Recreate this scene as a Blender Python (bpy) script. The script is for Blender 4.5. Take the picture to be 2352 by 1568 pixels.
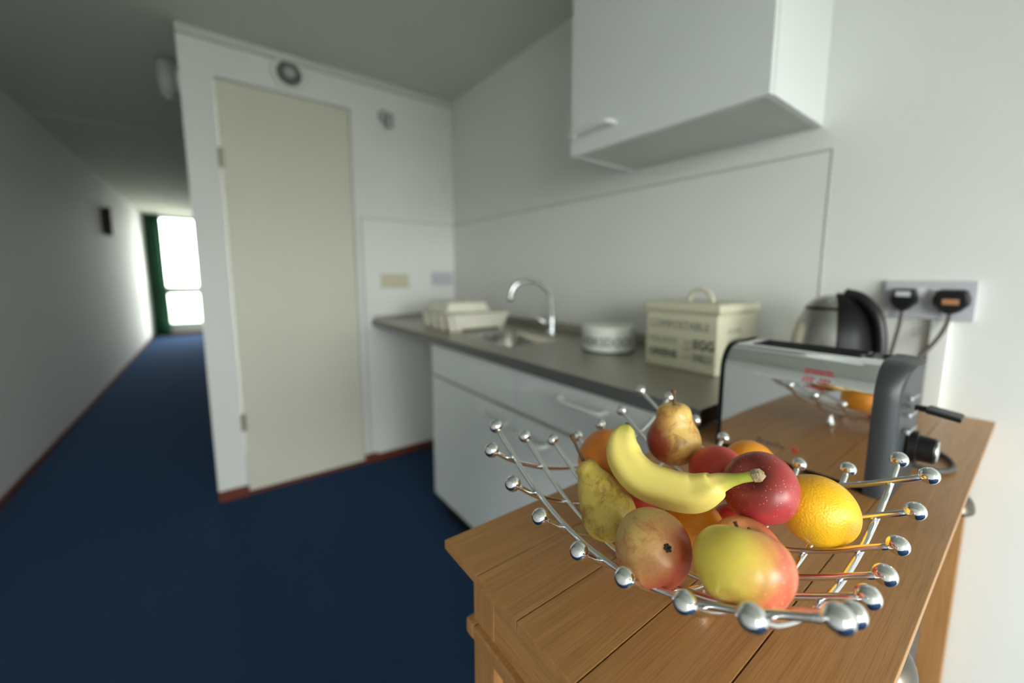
import bpy, bmesh, math, random
from mathutils import Vector, Matrix, Euler, noise

scene = bpy.context.scene
for o in list(bpy.data.objects):
    bpy.data.objects.remove(o, do_unlink=True)
COL = scene.collection
random.seed(7)
PI = math.pi

# ------------------------------------------------------------------ camera
cam_data = bpy.data.cameras.new('camera')
cam = bpy.data.objects.new('camera', cam_data)
COL.objects.link(cam)
cam_data.sensor_fit = 'HORIZONTAL'
cam_data.sensor_width = 36.0
cam_data.lens = 14.21
cam_data.shift_x = -0.01193
cam_data.shift_y = -0.01491
cam_data.clip_start = 0.02
yaw, pitch, roll = -0.6576, -0.1244, 0.0038
fwd = Vector((-math.sin(yaw) * math.cos(pitch), math.cos(yaw) * math.cos(pitch), math.sin(pitch)))
rgt = Vector((math.cos(yaw), math.sin(yaw), 0))
upv = rgt.cross(fwd)
r2 = rgt * math.cos(roll) + upv * math.sin(roll)
u2 = upv * math.cos(roll) - rgt * math.sin(roll)
mw = Matrix.Identity(4)
for i in range(3):
    mw[i][0], mw[i][1], mw[i][2] = r2[i], u2[i], -fwd[i]
mw.translation = Vector((-1.3213, 0.0, 1.1637))
cam.matrix_world = mw
cam_data.dof.use_dof = True
cam_data.dof.focus_distance = 0.345
cam_data.dof.aperture_fstop = 2.1
scene.camera = cam

# ------------------------------------------------------------------ exposure
scene.view_settings.view_transform = 'Standard'
scene.view_settings.look = 'None'
scene.view_settings.exposure = 2.05
scene.view_settings.gamma = 1.0
scene.view_settings.use_curve_mapping = False

# ------------------------------------------------------------------ dimensions of the place
H = 2.274            # ceiling
YD = 2.497           # wall with the cupboard door
XD = -1.367          # corner of that wall / corridor side
XL = -2.239          # left wall
YE = 10.17           # far end of the corridor
YB = -3.3           # window wall behind the photographer
HC = 0.8987          # worktop height
HT = 0.8538          # table height
WIN = (-1.95, -0.15, 0.60, 2.05)    # near window x0 x1 z0 z1
WINL = (-3.15, -1.75, 0.60, 2.05)   # side window in the left wall y0 y1 z0 z1

# ------------------------------------------------------------------ world : overcast daylight
world = bpy.data.worlds.new('overcast_sky')
scene.world = world
world.use_nodes = True
wn = world.node_tree
wn.nodes.clear()
w_out = wn.nodes.new('ShaderNodeOutputWorld')
w_bg = wn.nodes.new('ShaderNodeBackground')
w_bg.inputs['Strength'].default_value = 6.0
w_tc = wn.nodes.new('ShaderNodeTexCoord')
w_sep = wn.nodes.new('ShaderNodeSeparateXYZ')
w_map = wn.nodes.new('ShaderNodeMapRange')
w_map.inputs['From Min'].default_value = -1.0
w_map.inputs['From Max'].default_value = 1.0
w_ramp = wn.nodes.new('ShaderNodeValToRGB')
cr = w_ramp.color_ramp
cr.elements[0].position = 0.44
cr.elements[0].color = (0.15, 0.155, 0.13, 1)
cr.elements[1].position = 0.56
cr.elements[1].color = (0.99, 1.0, 0.985, 1)
wn.links.new(w_tc.outputs['Generated'], w_sep.inputs[0])
wn.links.new(w_sep.outputs['Z'], w_map.inputs['Value'])
wn.links.new(w_map.outputs[0], w_ramp.inputs[0])
wn.links.new(w_ramp.outputs[0], w_bg.inputs['Color'])
wn.links.new(w_bg.outputs[0], w_out.inputs['Surface'])


def portal(name, loc, rot, sx, sy):
    ld = bpy.data.lights.new(name, 'AREA')
    ld.shape = 'RECTANGLE'
    ld.size, ld.size_y = sx, sy
    ld.cycles.is_portal = True
    o = bpy.data.objects.new(name, ld)
    o.location = loc
    o.rotation_euler = rot
    COL.objects.link(o)


portal('window_portal', ((WIN[0] + WIN[1]) / 2, YB - 0.02, (WIN[2] + WIN[3]) / 2), (PI / 2, 0, 0), WIN[1] - WIN[0], WIN[3] - WIN[2])
portal('side_portal', (XL - 0.02, (WINL[0] + WINL[1]) / 2, (WINL[2] + WINL[3]) / 2), (PI / 2, 0, -PI / 2), WINL[1] - WINL[0], WINL[3] - WINL[2])
portal('corridor_portal', (-1.72, YE - 0.01, 1.1), (-PI / 2, 0, 0), 0.62, 2.1)


# ================================================================== materials
def srgb(r, g, b):
    def c(v):
        v /= 255.0
        return v / 12.92 if v <= 0.04045 else ((v + 0.055) / 1.055) ** 2.4
    return (c(r), c(g), c(b), 1.0)


class NT:
    def __init__(self, name):
        self.m = bpy.data.materials.new(name)
        self.m.use_nodes = True
        self.t = self.m.node_tree
        self.b = self.t.nodes['Principled BSDF']

    def n(self, typ, **kw):
        nd = self.t.nodes.new(typ)
        for k, v in kw.items():
            if k in nd.inputs:
                nd.inputs[k].default_value = v
            else:
                setattr(nd, k, v)
        return nd

    def l(self, a, b):
        self.t.links.new(a, b)

    def s(self, **kw):
        for k, v in kw.items():
            k = k.replace('_', ' ')
            self.b.inputs[k].default_value = v
        return self

    def coord(self, scale=(1, 1, 1), kind='Object', rot=(0, 0, 0)):
        tc = self.n('ShaderNodeTexCoord')
        mp = self.n('ShaderNodeMapping')
        mp.inputs['Scale'].default_value = scale
        mp.inputs['Rotation'].default_value = rot
        self.l(tc.outputs[kind], mp.inputs[0])
        return mp.outputs[0]

    def noise(self, vec, scale, detail=3, rough=0.5, dist=0.0):
        nd = self.n('ShaderNodeTexNoise')
        nd.inputs['Scale'].default_value = scale
        nd.inputs['Detail'].default_value = detail
        nd.inputs['Roughness'].default_value = rough
        nd.inputs['Distortion'].default_value = dist
        self.l(vec, nd.inputs['Vector'])
        return nd.outputs['Fac']

    def ramp(self, fac, stops):
        r = self.n('ShaderNodeValToRGB')
        el = r.color_ramp.elements
        while len(el) < len(stops):
            el.new(0.5)
        for e, (p, c) in zip(el, stops):
            e.position = p
            e.color = c if len(c) == 4 else (*c, 1)
        self.l(fac, r.inputs[0])
        return r.outputs[0]

    def mix(self, fac, a, b, mode='MIX'):
        m = self.n('ShaderNodeMix', data_type='RGBA', blend_type=mode)
        if isinstance(fac, (int, float)):
            m.inputs[0].default_value = fac
        else:
            self.l(fac, m.inputs[0])
        for sock, v in ((m.inputs[6], a), (m.inputs[7], b)):
            if hasattr(v, 'is_linked') or hasattr(v, 'links'):
                self.l(v, sock)
            else:
                sock.default_value = v
        return m.outputs[2]

    def math(self, op, a, b=0.0, clamp=False):
        m = self.n('ShaderNodeMath', operation=op, use_clamp=clamp)
        for sock, v in ((m.inputs[0], a), (m.inputs[1], b)):
            if isinstance(v, (int, float)):
                sock.default_value = v
            else:
                self.l(v, sock)
        return m.outputs[0]

    def bump(self, h, strength, dist):
        b = self.n('ShaderNodeBump')
        b.inputs['Strength'].default_value = strength
        b.inputs['Distance'].default_value = dist
        self.l(h, b.inputs['Height'])
        self.l(b.outputs[0], self.b.inputs['Normal'])

    def col(self, v):
        if hasattr(v, 'links'):
            self.l(v, self.b.inputs['Base Color'])
        else:
            self.b.inputs['Base Color'].default_value = v


def plain(name, col, rough=0.5, metal=0.0, spec=0.5, bump=0.0, bscale=200):
    t = NT(name)
    t.col(col)
    t.s(Roughness=rough, Metallic=metal)
    t.b.inputs['Specular IOR Level'].default_value = spec
    if bump:
        t.bump(t.noise(t.coord(), bscale, 4), bump, 0.002)
    return t.m


M = {}
def wall_mat(name, c, rough=0.75):
    t = NT(name)
    v = t.coord()
    n = t.noise(v, 1.3, 3)
    c2 = tuple(x * 0.955 for x in c[:3]) + (1,)
    t.col(t.mix(n, c, c2))
    t.s(Roughness=rough)
    t.bump(t.noise(v, 160, 4), 0.12, 0.001)
    return t.m


M['wall'] = wall_mat('white_wall_paint', (0.82, 0.82, 0.795, 1))
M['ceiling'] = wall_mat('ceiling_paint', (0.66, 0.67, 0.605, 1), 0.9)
M['panel'] = plain('white_splashback_panel', (0.81, 0.815, 0.79, 1), 0.42)
M['seal'] = plain('grey_sealant', (0.40, 0.40, 0.37, 1), 0.6)
M['door'] = wall_mat('cream_door_paint', (0.70, 0.685, 0.575, 1), 0.5)
M['trim_white'] = plain('white_gloss_trim', (0.76, 0.78, 0.79, 1), 0.4)
M['skirt'] = plain('red_brown_skirting', (0.145, 0.03, 0.014, 1), 0.45)
M['white_lam'] = plain('white_laminate', (0.80, 0.825, 0.82, 1), 0.38)
M['carcass'] = plain('grey_white_carcass', (0.62, 0.625, 0.59, 1), 0.5)
M['handle_white'] = plain('white_plastic_handle', (0.82, 0.83, 0.83, 1), 0.3)
M['plinth'] = plain('black_plinth', (0.006, 0.006, 0.007, 1), 0.6)
M['black'] = plain('black_plastic', (0.008, 0.008, 0.009, 1), 0.35, spec=0.35)
M['black_matt'] = plain('matt_black', (0.006, 0.006, 0.006, 1), 0.7)
M['charcoal'] = plain('charcoal_plastic', (0.032, 0.036, 0.042, 1), 0.42)
M['cord'] = plain('grey_brown_cord', (0.085, 0.072, 0.062, 1), 0.5)
M['chrome'] = plain('chrome', (0.80, 0.81, 0.82, 1), 0.045, 1.0)
M['rod'] = plain('chromed_wire', (0.78, 0.79, 0.80, 1), 0.13, 1.0)
M['tapchrome'] = plain('tap_chrome', (0.62, 0.64, 0.65, 1), 0.16, 1.0)
M['cream'] = plain('cream_enamel', (0.60, 0.575, 0.43, 1), 0.42)
M['plastic_cream'] = plain('cream_plastic', (0.82, 0.785, 0.67, 1), 0.5)
M['tin'] = plain('pale_enamel', (0.73, 0.75, 0.69, 1), 0.35)
M['ink'] = plain('dark_lettering', (0.055, 0.055, 0.05, 1), 0.6)
M['ink_mid'] = plain('grey_lettering', (0.14, 0.14, 0.125, 1), 0.6)
M['ink_soft'] = plain('pale_grey_lettering', (0.28, 0.28, 0.235, 1), 0.6)
M['ink_white'] = plain('white_lettering', (0.42, 0.43, 0.45, 1), 0.5)
M['ink_red'] = plain('red_lettering', (0.42, 0.03, 0.06, 1), 0.5)
M['sticker'] = plain('sticker_film', (0.42, 0.43, 0.45, 1), 0.25)
M['red_dot'] = plain('red_dot', (0.5, 0.05, 0.02, 1), 0.4)
M['socket'] = plain('socket_plastic', (0.55, 0.55, 0.60, 1), 0.4)
M['switch_cream'] = plain('cream_switch_plastic', (0.62, 0.585, 0.42, 1), 0.4)
M['copper'] = plain('orange_plug_label', (0.50, 0.22, 0.11, 1), 0.5)
M['plug_label'] = plain('white_plug_label', (0.6, 0.61, 0.62, 1), 0.5)
M['pewter'] = plain('antique_pewter', (0.15, 0.128, 0.105, 1), 0.30, 1.0)
M['hinge'] = plain('hinge_steel', (0.36, 0.33, 0.27, 1), 0.45, 0.6)
M['lamp_metal'] = plain('lamp_grey', (0.30, 0.31, 0.32, 1), 0.35, 0.3)
M['fan_dark'] = plain('fan_shadow_gap', (0.16, 0.16, 0.14, 1), 0.7)
M['fan'] = plain('fan_grey_plastic', (0.46, 0.48, 0.47, 1), 0.5)
M['sconce_brown'] = plain('brown_sconce', (0.05, 0.035, 0.032, 1), 0.6)
M['frame_grey'] = plain('window_frame_paint', (0.42, 0.45, 0.40, 1), 0.5)
M['threshold'] = plain('brown_threshold', (0.20, 0.085, 0.045, 1), 0.5)

t = NT('brushed_steel_worktop')
v = t.coord((6, 420, 6))
n = t.noise(v, 1.0, 3)
t.col(t.mix(n, (0.40, 0.38, 0.33, 1), (0.47, 0.45, 0.40, 1)))
t.s(Metallic=0.75, Roughness=0.42)
M['steel'] = t.m
M['steel_edge'] = plain('steel_edge', (0.20, 0.20, 0.195, 1), 0.4, 0.7)
M['basin'] = plain('polished_basin_steel', (0.50, 0.49, 0.46, 1), 0.13, 1.0)
t = NT('brushed_kettle_steel')
v = t.coord((1, 1, 60))
t.col(t.mix(t.noise(v, 12, 2), (0.44, 0.43, 0.41, 1), (0.52, 0.51, 0.48, 1)))
t.s(Metallic=1.0, Roughness=0.27)
M['kettle'] = t.m

t = NT('navy_carpet')
v = t.coord()
n1 = t.noise(v, 9, 4, 0.6)
n2 = t.noise(v, 420, 2)
c = t.mix(n1, (0.0028, 0.0060, 0.0145, 1), (0.0046, 0.0115, 0.030, 1))
t.col(t.mix(n2, c, (0.0062, 0.0160, 0.041, 1)))
t.s(Roughness=1.0)
t.b.inputs['Specular IOR Level'].default_value = 0.1
t.b.inputs['Sheen Weight'].default_value = 0.8
t.b.inputs['Sheen Roughness'].default_value = 0.5
t.b.inputs['Sheen Tint'].default_value = (0.12, 0.25, 0.52, 1)
t.bump(n2, 0.8, 0.006)
M['carpet'] = t.m

t = NT('green_curtain')
v = t.coord((1, 1, 0.15))
t.col(t.mix(t.noise(v, 30, 2), (0.030, 0.085, 0.050, 1), (0.060, 0.145, 0.090, 1)))
t.s(Roughness=0.9)
t.b.inputs['Subsurface Weight'].default_value = 0.0
trn = t.n('ShaderNodeBsdfTranslucent')
trn.inputs[0].default_value = (0.05, 0.17, 0.09, 1)
mx = t.n('ShaderNodeMixShader')
mx.inputs[0].default_value = 0.4
t.l(t.b.outputs[0], mx.inputs[1]); t.l(trn.outputs[0], mx.inputs[2])
t.l(mx.outputs[0], [nd for nd in t.t.nodes if nd.type == 'OUTPUT_MATERIAL'][0].inputs[0])
M['curtain'] = t.m


def wood(name, dark, mid, light, axis='X', rough=0.42, coat=0.0):
    t = NT(name)
    tc = t.n('ShaderNodeTexCoord')
    oi = t.n('ShaderNodeObjectInfo')
    add = t.n('ShaderNodeVectorMath', operation='MULTIPLY_ADD')
    add.inputs[1].default_value = (1, 1, 1)
    comb = t.n('ShaderNodeCombineXYZ')
    t.l(t.math('MULTIPLY', oi.outputs['Random'], 13.0), comb.inputs[0])
    t.l(t.math('MULTIPLY', oi.outputs['Random'], 7.0), comb.inputs[1])
    t.l(tc.outputs['Object'], add.inputs[0])
    t.l(comb.outputs[0], add.inputs[2])
    def mapped(sc):
        mp = t.n('ShaderNodeMapping')
        s = {'X': (sc[0], sc[1], sc[1]), 'Y': (sc[1], sc[0], sc[1]), 'Z': (sc[1], sc[1], sc[0])}[axis]
        mp.inputs['Scale'].default_value = s
        t.l(add.outputs[0], mp.inputs[0])
        return mp.outputs[0]
    broad = t.noise(mapped((1.6, 16)), 1.0, 4, 0.55, 1.2)
    rings = t.noise(mapped((2.5, 55)), 1.0, 5, 0.6, 2.0)
    pores = t.noise(mapped((14, 900)), 1.0, 3, 0.6, 0.4)
    base = t.ramp(rings, [(0.30, dark), (0.52, mid), (0.74, light)])
    base = t.mix(t.math('MULTIPLY', broad, 0.55), base, mid)
    p = t.ramp(pores, [(0.36, (0.72, 0.70, 0.68)), (0.52, (1, 1, 1))])
    t.col(t.mix(0.8, base, p, 'MULTIPLY'))
    rr = t.n('ShaderNodeMapRange')
    rr.inputs['To Min'].default_value = rough - 0.06
    rr.inputs['To Max'].default_value = rough + 0.08
    t.l(rings, rr.inputs['Value'])
    t.l(rr.outputs[0], t.b.inputs['Roughness'])
    t.b.inputs['Coat Weight'].default_value = coat
    t.b.inputs['Coat Roughness'].default_value = 0.2
    t.bump(pores, 0.12, 0.0006)
    return t.m


OAK = ((0.345, 0.160, 0.050, 1), (0.435, 0.215, 0.074, 1), (0.515, 0.265, 0.098, 1))
M['oak_x'] = wood('oak_along_table', *OAK, axis='X', rough=0.40, coat=0.12)
M['oak_y'] = wood('oak_across_table', *OAK, axis='Y')
M['oak_z'] = wood('oak_upright', *OAK, axis='Z')
M['core'] = wood('dark_worktop_core', (0.03, 0.013, 0.006, 1), (0.06, 0.026, 0.012, 1), (0.09, 0.04, 0.02, 1), axis='X', rough=0.6)

t = NT('window_glass')
for nd in list(t.t.nodes):
    if nd.type == 'BSDF_PRINCIPLED':
        t.t.nodes.remove(nd)
o_ = [nd for nd in t.t.nodes if nd.type == 'OUTPUT_MATERIAL'][0]
tr = t.n('ShaderNodeBsdfTransparent')
tr.inputs[0].default_value = (0.95, 0.97, 0.96, 1)
gl = t.n('ShaderNodeBsdfGlossy')
gl.inputs['Roughness'].default_value = 0.02
mx = t.n('ShaderNodeMixShader')
mx.inputs[0].default_value = 0.05
t.l(tr.outputs[0], mx.inputs[1]); t.l(gl.outputs[0], mx.inputs[2]); t.l(mx.outputs[0], o_.inputs[0])
M['glass'] = t.m


# ------------------------------------------------------------------ fruit skins
def skin_speckled(t, base, spot, scale, size, amount=1.0):
    vo = t.n('ShaderNodeTexVoronoi', feature='F1')
    vo.inputs['Scale'].default_value = scale
    vo.inputs['Randomness'].default_value = 1.0
    t.l(t.coord(), vo.inputs['Vector'])
    f = t.ramp(vo.outputs['Distance'], [(size * 0.5, (amount,) * 3), (size, (0, 0, 0))])
    return t.mix(f, base, spot)


def orange_skin(name, c1, c2):
    t = NT(name)
    v = t.coord()
    t.col(t.mix(t.ramp(t.noise(v, 22, 3), [(0.35, (0, 0, 0)), (0.65, (1, 1, 1))]), c1, c2))
    t.s(Roughness=0.36)
    t.b.inputs['Subsurface Weight'].default_value = 0.12
    t.b.inputs['Subsurface Radius'].default_value = (0.006, 0.003, 0.001)
    t.b.inputs['Subsurface Scale'].default_value = 0.5
    vo = t.n('ShaderNodeTexVoronoi', feature='SMOOTH_F1')
    vo.inputs['Scale'].default_value = 620
    t.l(v, vo.inputs['Vector'])
    t.bump(vo.outputs['Distance'], 0.35, 0.0012)
    return t.m


M['orange'] = orange_skin('orange_peel', (0.86, 0.29, 0.012, 1), (0.90, 0.37, 0.018, 1))
M['orange_bright'] = orange_skin('bright_orange_peel', (0.95, 0.47, 0.012, 1), (0.98, 0.58, 0.02, 1))
M['orange_deep'] = orange_skin('deep_orange_peel', (0.70, 0.20, 0.022, 1), (0.78, 0.25, 0.025, 1))


def local(fruit_axis, world_dir):
    """direction in the frame of a fruit standing along fruit_axis"""
    q = Vector(fruit_axis).normalized().to_track_quat('Z', 'Y')
    return q.inverted() @ Vector(world_dir).normalized()


AX_YELLOW, AX_RED, AX_RUSSET = (0.42, 0.34, 0.85), (-0.90, 0.16, 0.85), (-0.28, -0.05, 0.95)
AX_BLUSH, AX_GOLD = (0.358, 0.640, -0.525), (-0.02, 0.03, 1.0)


def blush(t, axis, lo, hi, wob=0.012, nscale=35):
    """0..1 along an object-space direction with a noisy border"""
    v = t.coord()
    d = t.n('ShaderNodeVectorMath', operation='DOT_PRODUCT')
    d.inputs[1].default_value = Vector(axis).normalized()
    t.l(v, d.inputs[0])
    n = t.math('MULTIPLY', t.math('SUBTRACT', t.noise(v, nscale, 4, 0.6), 0.5), wob * 2)
    x = t.math('ADD', d.outputs['Value'], n)
    mr = t.n('ShaderNodeMapRange')
    mr.inputs['From Min'].default_value = lo
    mr.inputs['From Max'].default_value = hi
    t.l(x, mr.inputs['Value'])
    return mr.outputs[0]


def fruit_finish(t, rough=0.35, sss=0.1):
    t.s(Roughness=rough)
    t.b.inputs['Subsurface Weight'].default_value = sss
    t.b.inputs['Subsurface Radius'].default_value = (0.004, 0.002, 0.001)
    t.b.inputs['Subsurface Scale'].default_value = 0.5


t = NT('yellow_red_apple_skin')
v = t.coord()
ye = t.mix(t.noise(v, 45, 3), (0.84, 0.64, 0.075, 1), (0.90, 0.71, 0.13, 1))
st = t.coord((90, 90, 10))
streak = t.noise(st, 1.0, 3)
red = t.mix(streak, (0.52, 0.070, 0.045, 1), (0.74, 0.24, 0.10, 1))
c = t.mix(blush(t, local(AX_YELLOW, (0.70, -0.55, -0.62)), -0.022, -0.002), ye, red)
t.col(skin_speckled(t, c, (0.88, 0.62, 0.34, 1), 260, 0.17, 0.75))
fruit_finish(t, 0.30)
M['apple_yellow'] = t.m

t = NT('speckled_red_apple_skin')
v = t.coord()
c = t.mix(t.noise(v, 60, 4), (0.33, 0.030, 0.034, 1), (0.50, 0.056, 0.058, 1))
c = t.mix(blush(t, (0, 0, 1), 0.012, 0.030), c, (0.16, 0.030, 0.018, 1))
t.col(skin_speckled(t, c, (0.80, 0.38, 0.25, 1), 300, 0.17, 0.85))
fruit_finish(t, 0.33)
M['apple_red'] = t.m

t = NT('plain_red_apple_skin')
v = t.coord((40, 40, 8))
t.col(t.mix(t.noise(v, 1.0, 3), (0.44, 0.030, 0.024, 1), (0.68, 0.075, 0.045, 1)))
fruit_finish(t, 0.36)
M['apple_plain'] = t.m

t = NT('russet_apple_skin')
v = t.coord()
c = t.mix(t.noise(v, 50, 4), (0.60, 0.29, 0.10, 1), (0.62, 0.18, 0.08, 1))
c = t.mix(blush(t, local(AX_RUSSET, (0.9, -0.4, 0.1)), 0.0, 0.03), c, (0.52, 0.085, 0.05, 1))
t.col(skin_speckled(t, c, (0.24, 0.10, 0.04, 1), 230, 0.15, 0.6))
fruit_finish(t, 0.42)
M['apple_russet'] = t.m


def pear_skin(name, a, b, russet, red=None, redax=None, rlo=0.0, rhi=0.02, fleck=0.5):
    t = NT(name)
    v = t.coord()
    c = t.mix(t.noise(v, 38, 4, 0.6), a, b)
    r = t.ramp(t.noise(v, 62, 8, 0.75, 0.8), [(0.47, (0, 0, 0)), (0.63, (fleck,) * 3)])
    c = t.mix(r, c, russet)
    if red:
        c = t.mix(blush(t, redax, rlo, rhi, 0.010, 45), c, red)
    t.col(skin_speckled(t, c, (0.13, 0.065, 0.02, 1), 330, 0.17, 0.55))
    fruit_finish(t, 0.36)
    t.bump(t.noise(v, 260, 3), 0.12, 0.0006)
    return t.m


M['pear_yellow'] = pear_skin('yellow_pear_skin', (0.60, 0.46, 0.085, 1), (0.70, 0.52, 0.12, 1), (0.36, 0.20, 0.05, 1), fleck=0.9)
M['pear_gold'] = pear_skin('golden_pear_skin', (0.70, 0.45, 0.11, 1), (0.80, 0.52, 0.16, 1), (0.38, 0.15, 0.03, 1),
                           (0.33, 0.06, 0.032, 1), local(AX_GOLD, (-0.85, 0.55, -0.15)), 0.008, 0.024, fleck=0.9)
M['pear_blush'] = pear_skin('blushed_pear_skin', (0.62, 0.43, 0.12, 1), (0.68, 0.41, 0.15, 1), (0.40, 0.17, 0.06, 1),
                            (0.44, 0.085, 0.042, 1), local(AX_BLUSH, (0.62, -0.4, -0.75)), -0.028, 0.003, fleck=0.75)

t = NT('banana_skin')
v = t.coord()
c = t.mix(t.noise(v, 30, 3), (0.82, 0.66, 0.15, 1), (0.90, 0.74, 0.21, 1))
c = t.mix(t.ramp(t.noise(v, 120, 4, 0.6, 1.5), [(0.69, (0, 0, 0)), (0.75, (0.8,) * 3)]), c, (0.14, 0.065, 0.02, 1))
at = t.n('ShaderNodeAttribute', attribute_name='along')
g = t.ramp(at.outputs['Fac'], [(0.0, (1, 1, 1)), (0.09, (0, 0, 0)), (0.78, (0, 0, 0)), (0.88, (1, 1, 1))])
c = t.mix(g, c, (0.42, 0.46, 0.06, 1))
t.col(c)
fruit_finish(t, 0.42)
M['banana'] = t.m
M['banana_tip'] = plain('dried_banana_end', (0.36, 0.27, 0.15, 1), 0.8, bump=0.6, bscale=500)
M['stem'] = plain('brown_stem', (0.12, 0.055, 0.02, 1), 0.7, bump=0.4, bscale=600)
M['calyx'] = plain('dark_calyx', (0.035, 0.022, 0.014, 1), 0.8)


# ================================================================== geometry helpers
def link(o, parent=None):
    COL.objects.link(o)
    if parent:
        o.parent = parent
    return o


def tag(o, label=None, cat=None, group=None, kind=None):
    if label:
        o['label'] = label
    if cat:
        o['category'] = cat
    if group:
        o['group'] = group
    if kind:
        o['kind'] = kind
    return o


def empty(name, loc=(0, 0, 0), rot=(0, 0, 0)):
    o = bpy.data.objects.new(name, None)
    o.empty_display_size = 0.05
    o.location = loc
    o.rotation_euler = rot
    return link(o)


def obj(name, bm, mat, parent=None, loc=(0, 0, 0), smooth=False, angle=None):
    me = bpy.data.meshes.new(name)
    bmesh.ops.recalc_face_normals(bm, faces=bm.faces[:])
    if smooth:
        for f in bm.faces:
            f.smooth = True
    if angle is not None:
        for f in bm.faces:
            f.smooth = True
        for e in bm.edges:
            if len(e.link_faces) == 2 and e.calc_face_angle(0) > angle:
                e.smooth = False
    bm.to_mesh(me)
    bm.free()
    mats = mat if isinstance(mat, (list, tuple)) else [mat]
    for m_ in mats:
        me.materials.append(M[m_] if isinstance(m_, str) else m_)
    o = bpy.data.objects.new(name, me)
    o.location = loc
    if angle is not None:
        wm = o.modifiers.new('weighted_normal', 'WEIGHTED_NORMAL')
        wm.keep_sharp = True
    return link(o, parent)


def box(bm, x0, x1, y0, y1, z0, z1, bev=0.0, seg=2):
    r = bmesh.ops.create_cube(bm, size=1.0)
    vs = r['verts']
    for v in vs:
        v.co.x = x0 if v.co.x < 0 else x1
        v.co.y = y0 if v.co.y < 0 else y1
        v.co.z = z0 if v.co.z < 0 else z1
    if bev > 0:
        es = list({e for v in vs for e in v.link_edges})
        bmesh.ops.bevel(bm, geom=es, offset=bev, segments=seg, profile=0.5, affect='EDGES')


def boxo(name, b, mat, parent=None, bev=0.0, seg=2, kind=None):
    bm = bmesh.new()
    box(bm, *b, bev=bev, seg=seg)
    o = obj(name, bm, mat, parent, angle=0.6 if bev else None)
    if kind:
        o['kind'] = kind
    return o


def tube(bm, pts, rad, seg=10, caps=True):
    pts = [Vector(p) for p in pts]
    rads = rad if isinstance(rad, (list, tuple)) else [rad] * len(pts)
    rings = []
    prev = None
    for i, p in enumerate(pts):
        tg = (pts[min(i + 1, len(pts) - 1)] - pts[max(i - 1, 0)]).normalized()
        if prev is None:
            a = tg.orthogonal().normalized()
        else:
            a = (prev - tg * prev.dot(tg)).normalized()
        prev = a
        b = tg.cross(a)
        rings.append([bm.verts.new(p + (a * math.cos(2 * PI * k / seg) + b * math.sin(2 * PI * k / seg)) * rads[i]) for k in range(seg)])
    for r0, r1 in zip(rings, rings[1:]):
        for k in range(seg):
            bm.faces.new((r0[k], r0[(k + 1) % seg], r1[(k + 1) % seg], r1[k]))
    if caps:
        bm.faces.new(rings[0][::-1])
        bm.faces.new(rings[-1])
    return rings


def spline(pts, n=8):
    """Catmull-Rom through the points"""
    P = [Vector(p) for p in pts]
    P = [P[0] * 2 - P[1]] + P + [P[-1] * 2 - P[-2]]
    out = []
    for i in range(1, len(P) - 2):
        for k in range(n):
            t_ = k / n
            a, b, c, d = P[i - 1], P[i], P[i + 1], P[i + 2]
            out.append(0.5 * ((2 * b) + (c - a) * t_ + (2 * a - 5 * b + 4 * c - d) * t_ * t_ + (3 * b - a - 3 * c + d) * t_ ** 3))
    out.append(P[-2])
    return out


def lathe(bm, prof, seg=32, a0=0.0, a1=2 * PI, cx=0.0, cy=0.0):
    full = abs(a1 - a0 - 2 * PI) < 1e-6
    n = seg if full else seg + 1
    rings = []
    for r, z in prof:
        if r < 1e-7:
            rings.append([bm.verts.new((cx, cy, z))])
        else:
            rings.append([bm.verts.new((cx + r * math.cos(a0 + (a1 - a0) * k / seg), cy + r * math.sin(a0 + (a1 - a0) * k / seg), z)) for k in range(n)])
    for A, B in zip(rings, rings[1:]):
        for k in range(seg):
            k2 = (k + 1) % n
            if len(A) == 1 and len(B) == 1:
                continue
            if len(A) == 1:
                bm.faces.new((A[0], B[k2], B[k]))
            elif len(B) == 1:
                bm.faces.new((A[k], A[k2], B[0]))
            else:
                bm.faces.new((A[k], A[k2], B[k2], B[k]))
    return rings


def sphere(bm, c, r, u=20, v=12):
    bmesh.ops.create_uvsphere(bm, u_segments=u, v_segments=v, radius=r, matrix=Matrix.Translation(Vector(c)))


def text_mesh(name, body, size, mat, parent, loc, rot, squash=1.0, bold=0.0, bend=None, align='LEFT', space=1.0):
    """flat print: letters as thin mesh; rot is a 3x3/Euler; bend = (radius) wraps around a vertical axis"""
    cu = bpy.data.curves.new(name, 'FONT')
    cu.body = body
    cu.size = size
    cu.align_x = align
    cu.space_character = space
    cu.offset = bold
    cu.extrude = 0.0003
    tmp = bpy.data.objects.new(name + '_tmp', cu)
    COL.objects.link(tmp)
    bpy.context.view_layer.update()
    dg = bpy.context.evaluated_depsgraph_get()
    me = bpy.data.meshes.new_from_object(tmp.evaluated_get(dg))
    bpy.data.objects.remove(tmp, do_unlink=True)
    me.name = name
    for v in me.vertices:
        v.co.x *= squash
        if bend:
            a = v.co.x / bend
            rr = bend + v.co.z
            v.co = Vector((rr * math.sin(a), -(rr * math.cos(a)), v.co.y))
    me.materials.clear()
    me.materials.append(M[mat])
    o = bpy.data.objects.new(name, me)
    o.location = loc
    o.rotation_euler = rot
    return link(o, parent)


# ================================================================== THE SETTING
def structure(name, boxes, mat, bev=0.0):
    bm = bmesh.new()
    for b in boxes:
        box(bm, *b, bev=bev)
    return tag(obj(name, bm, mat), kind='structure')


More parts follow.
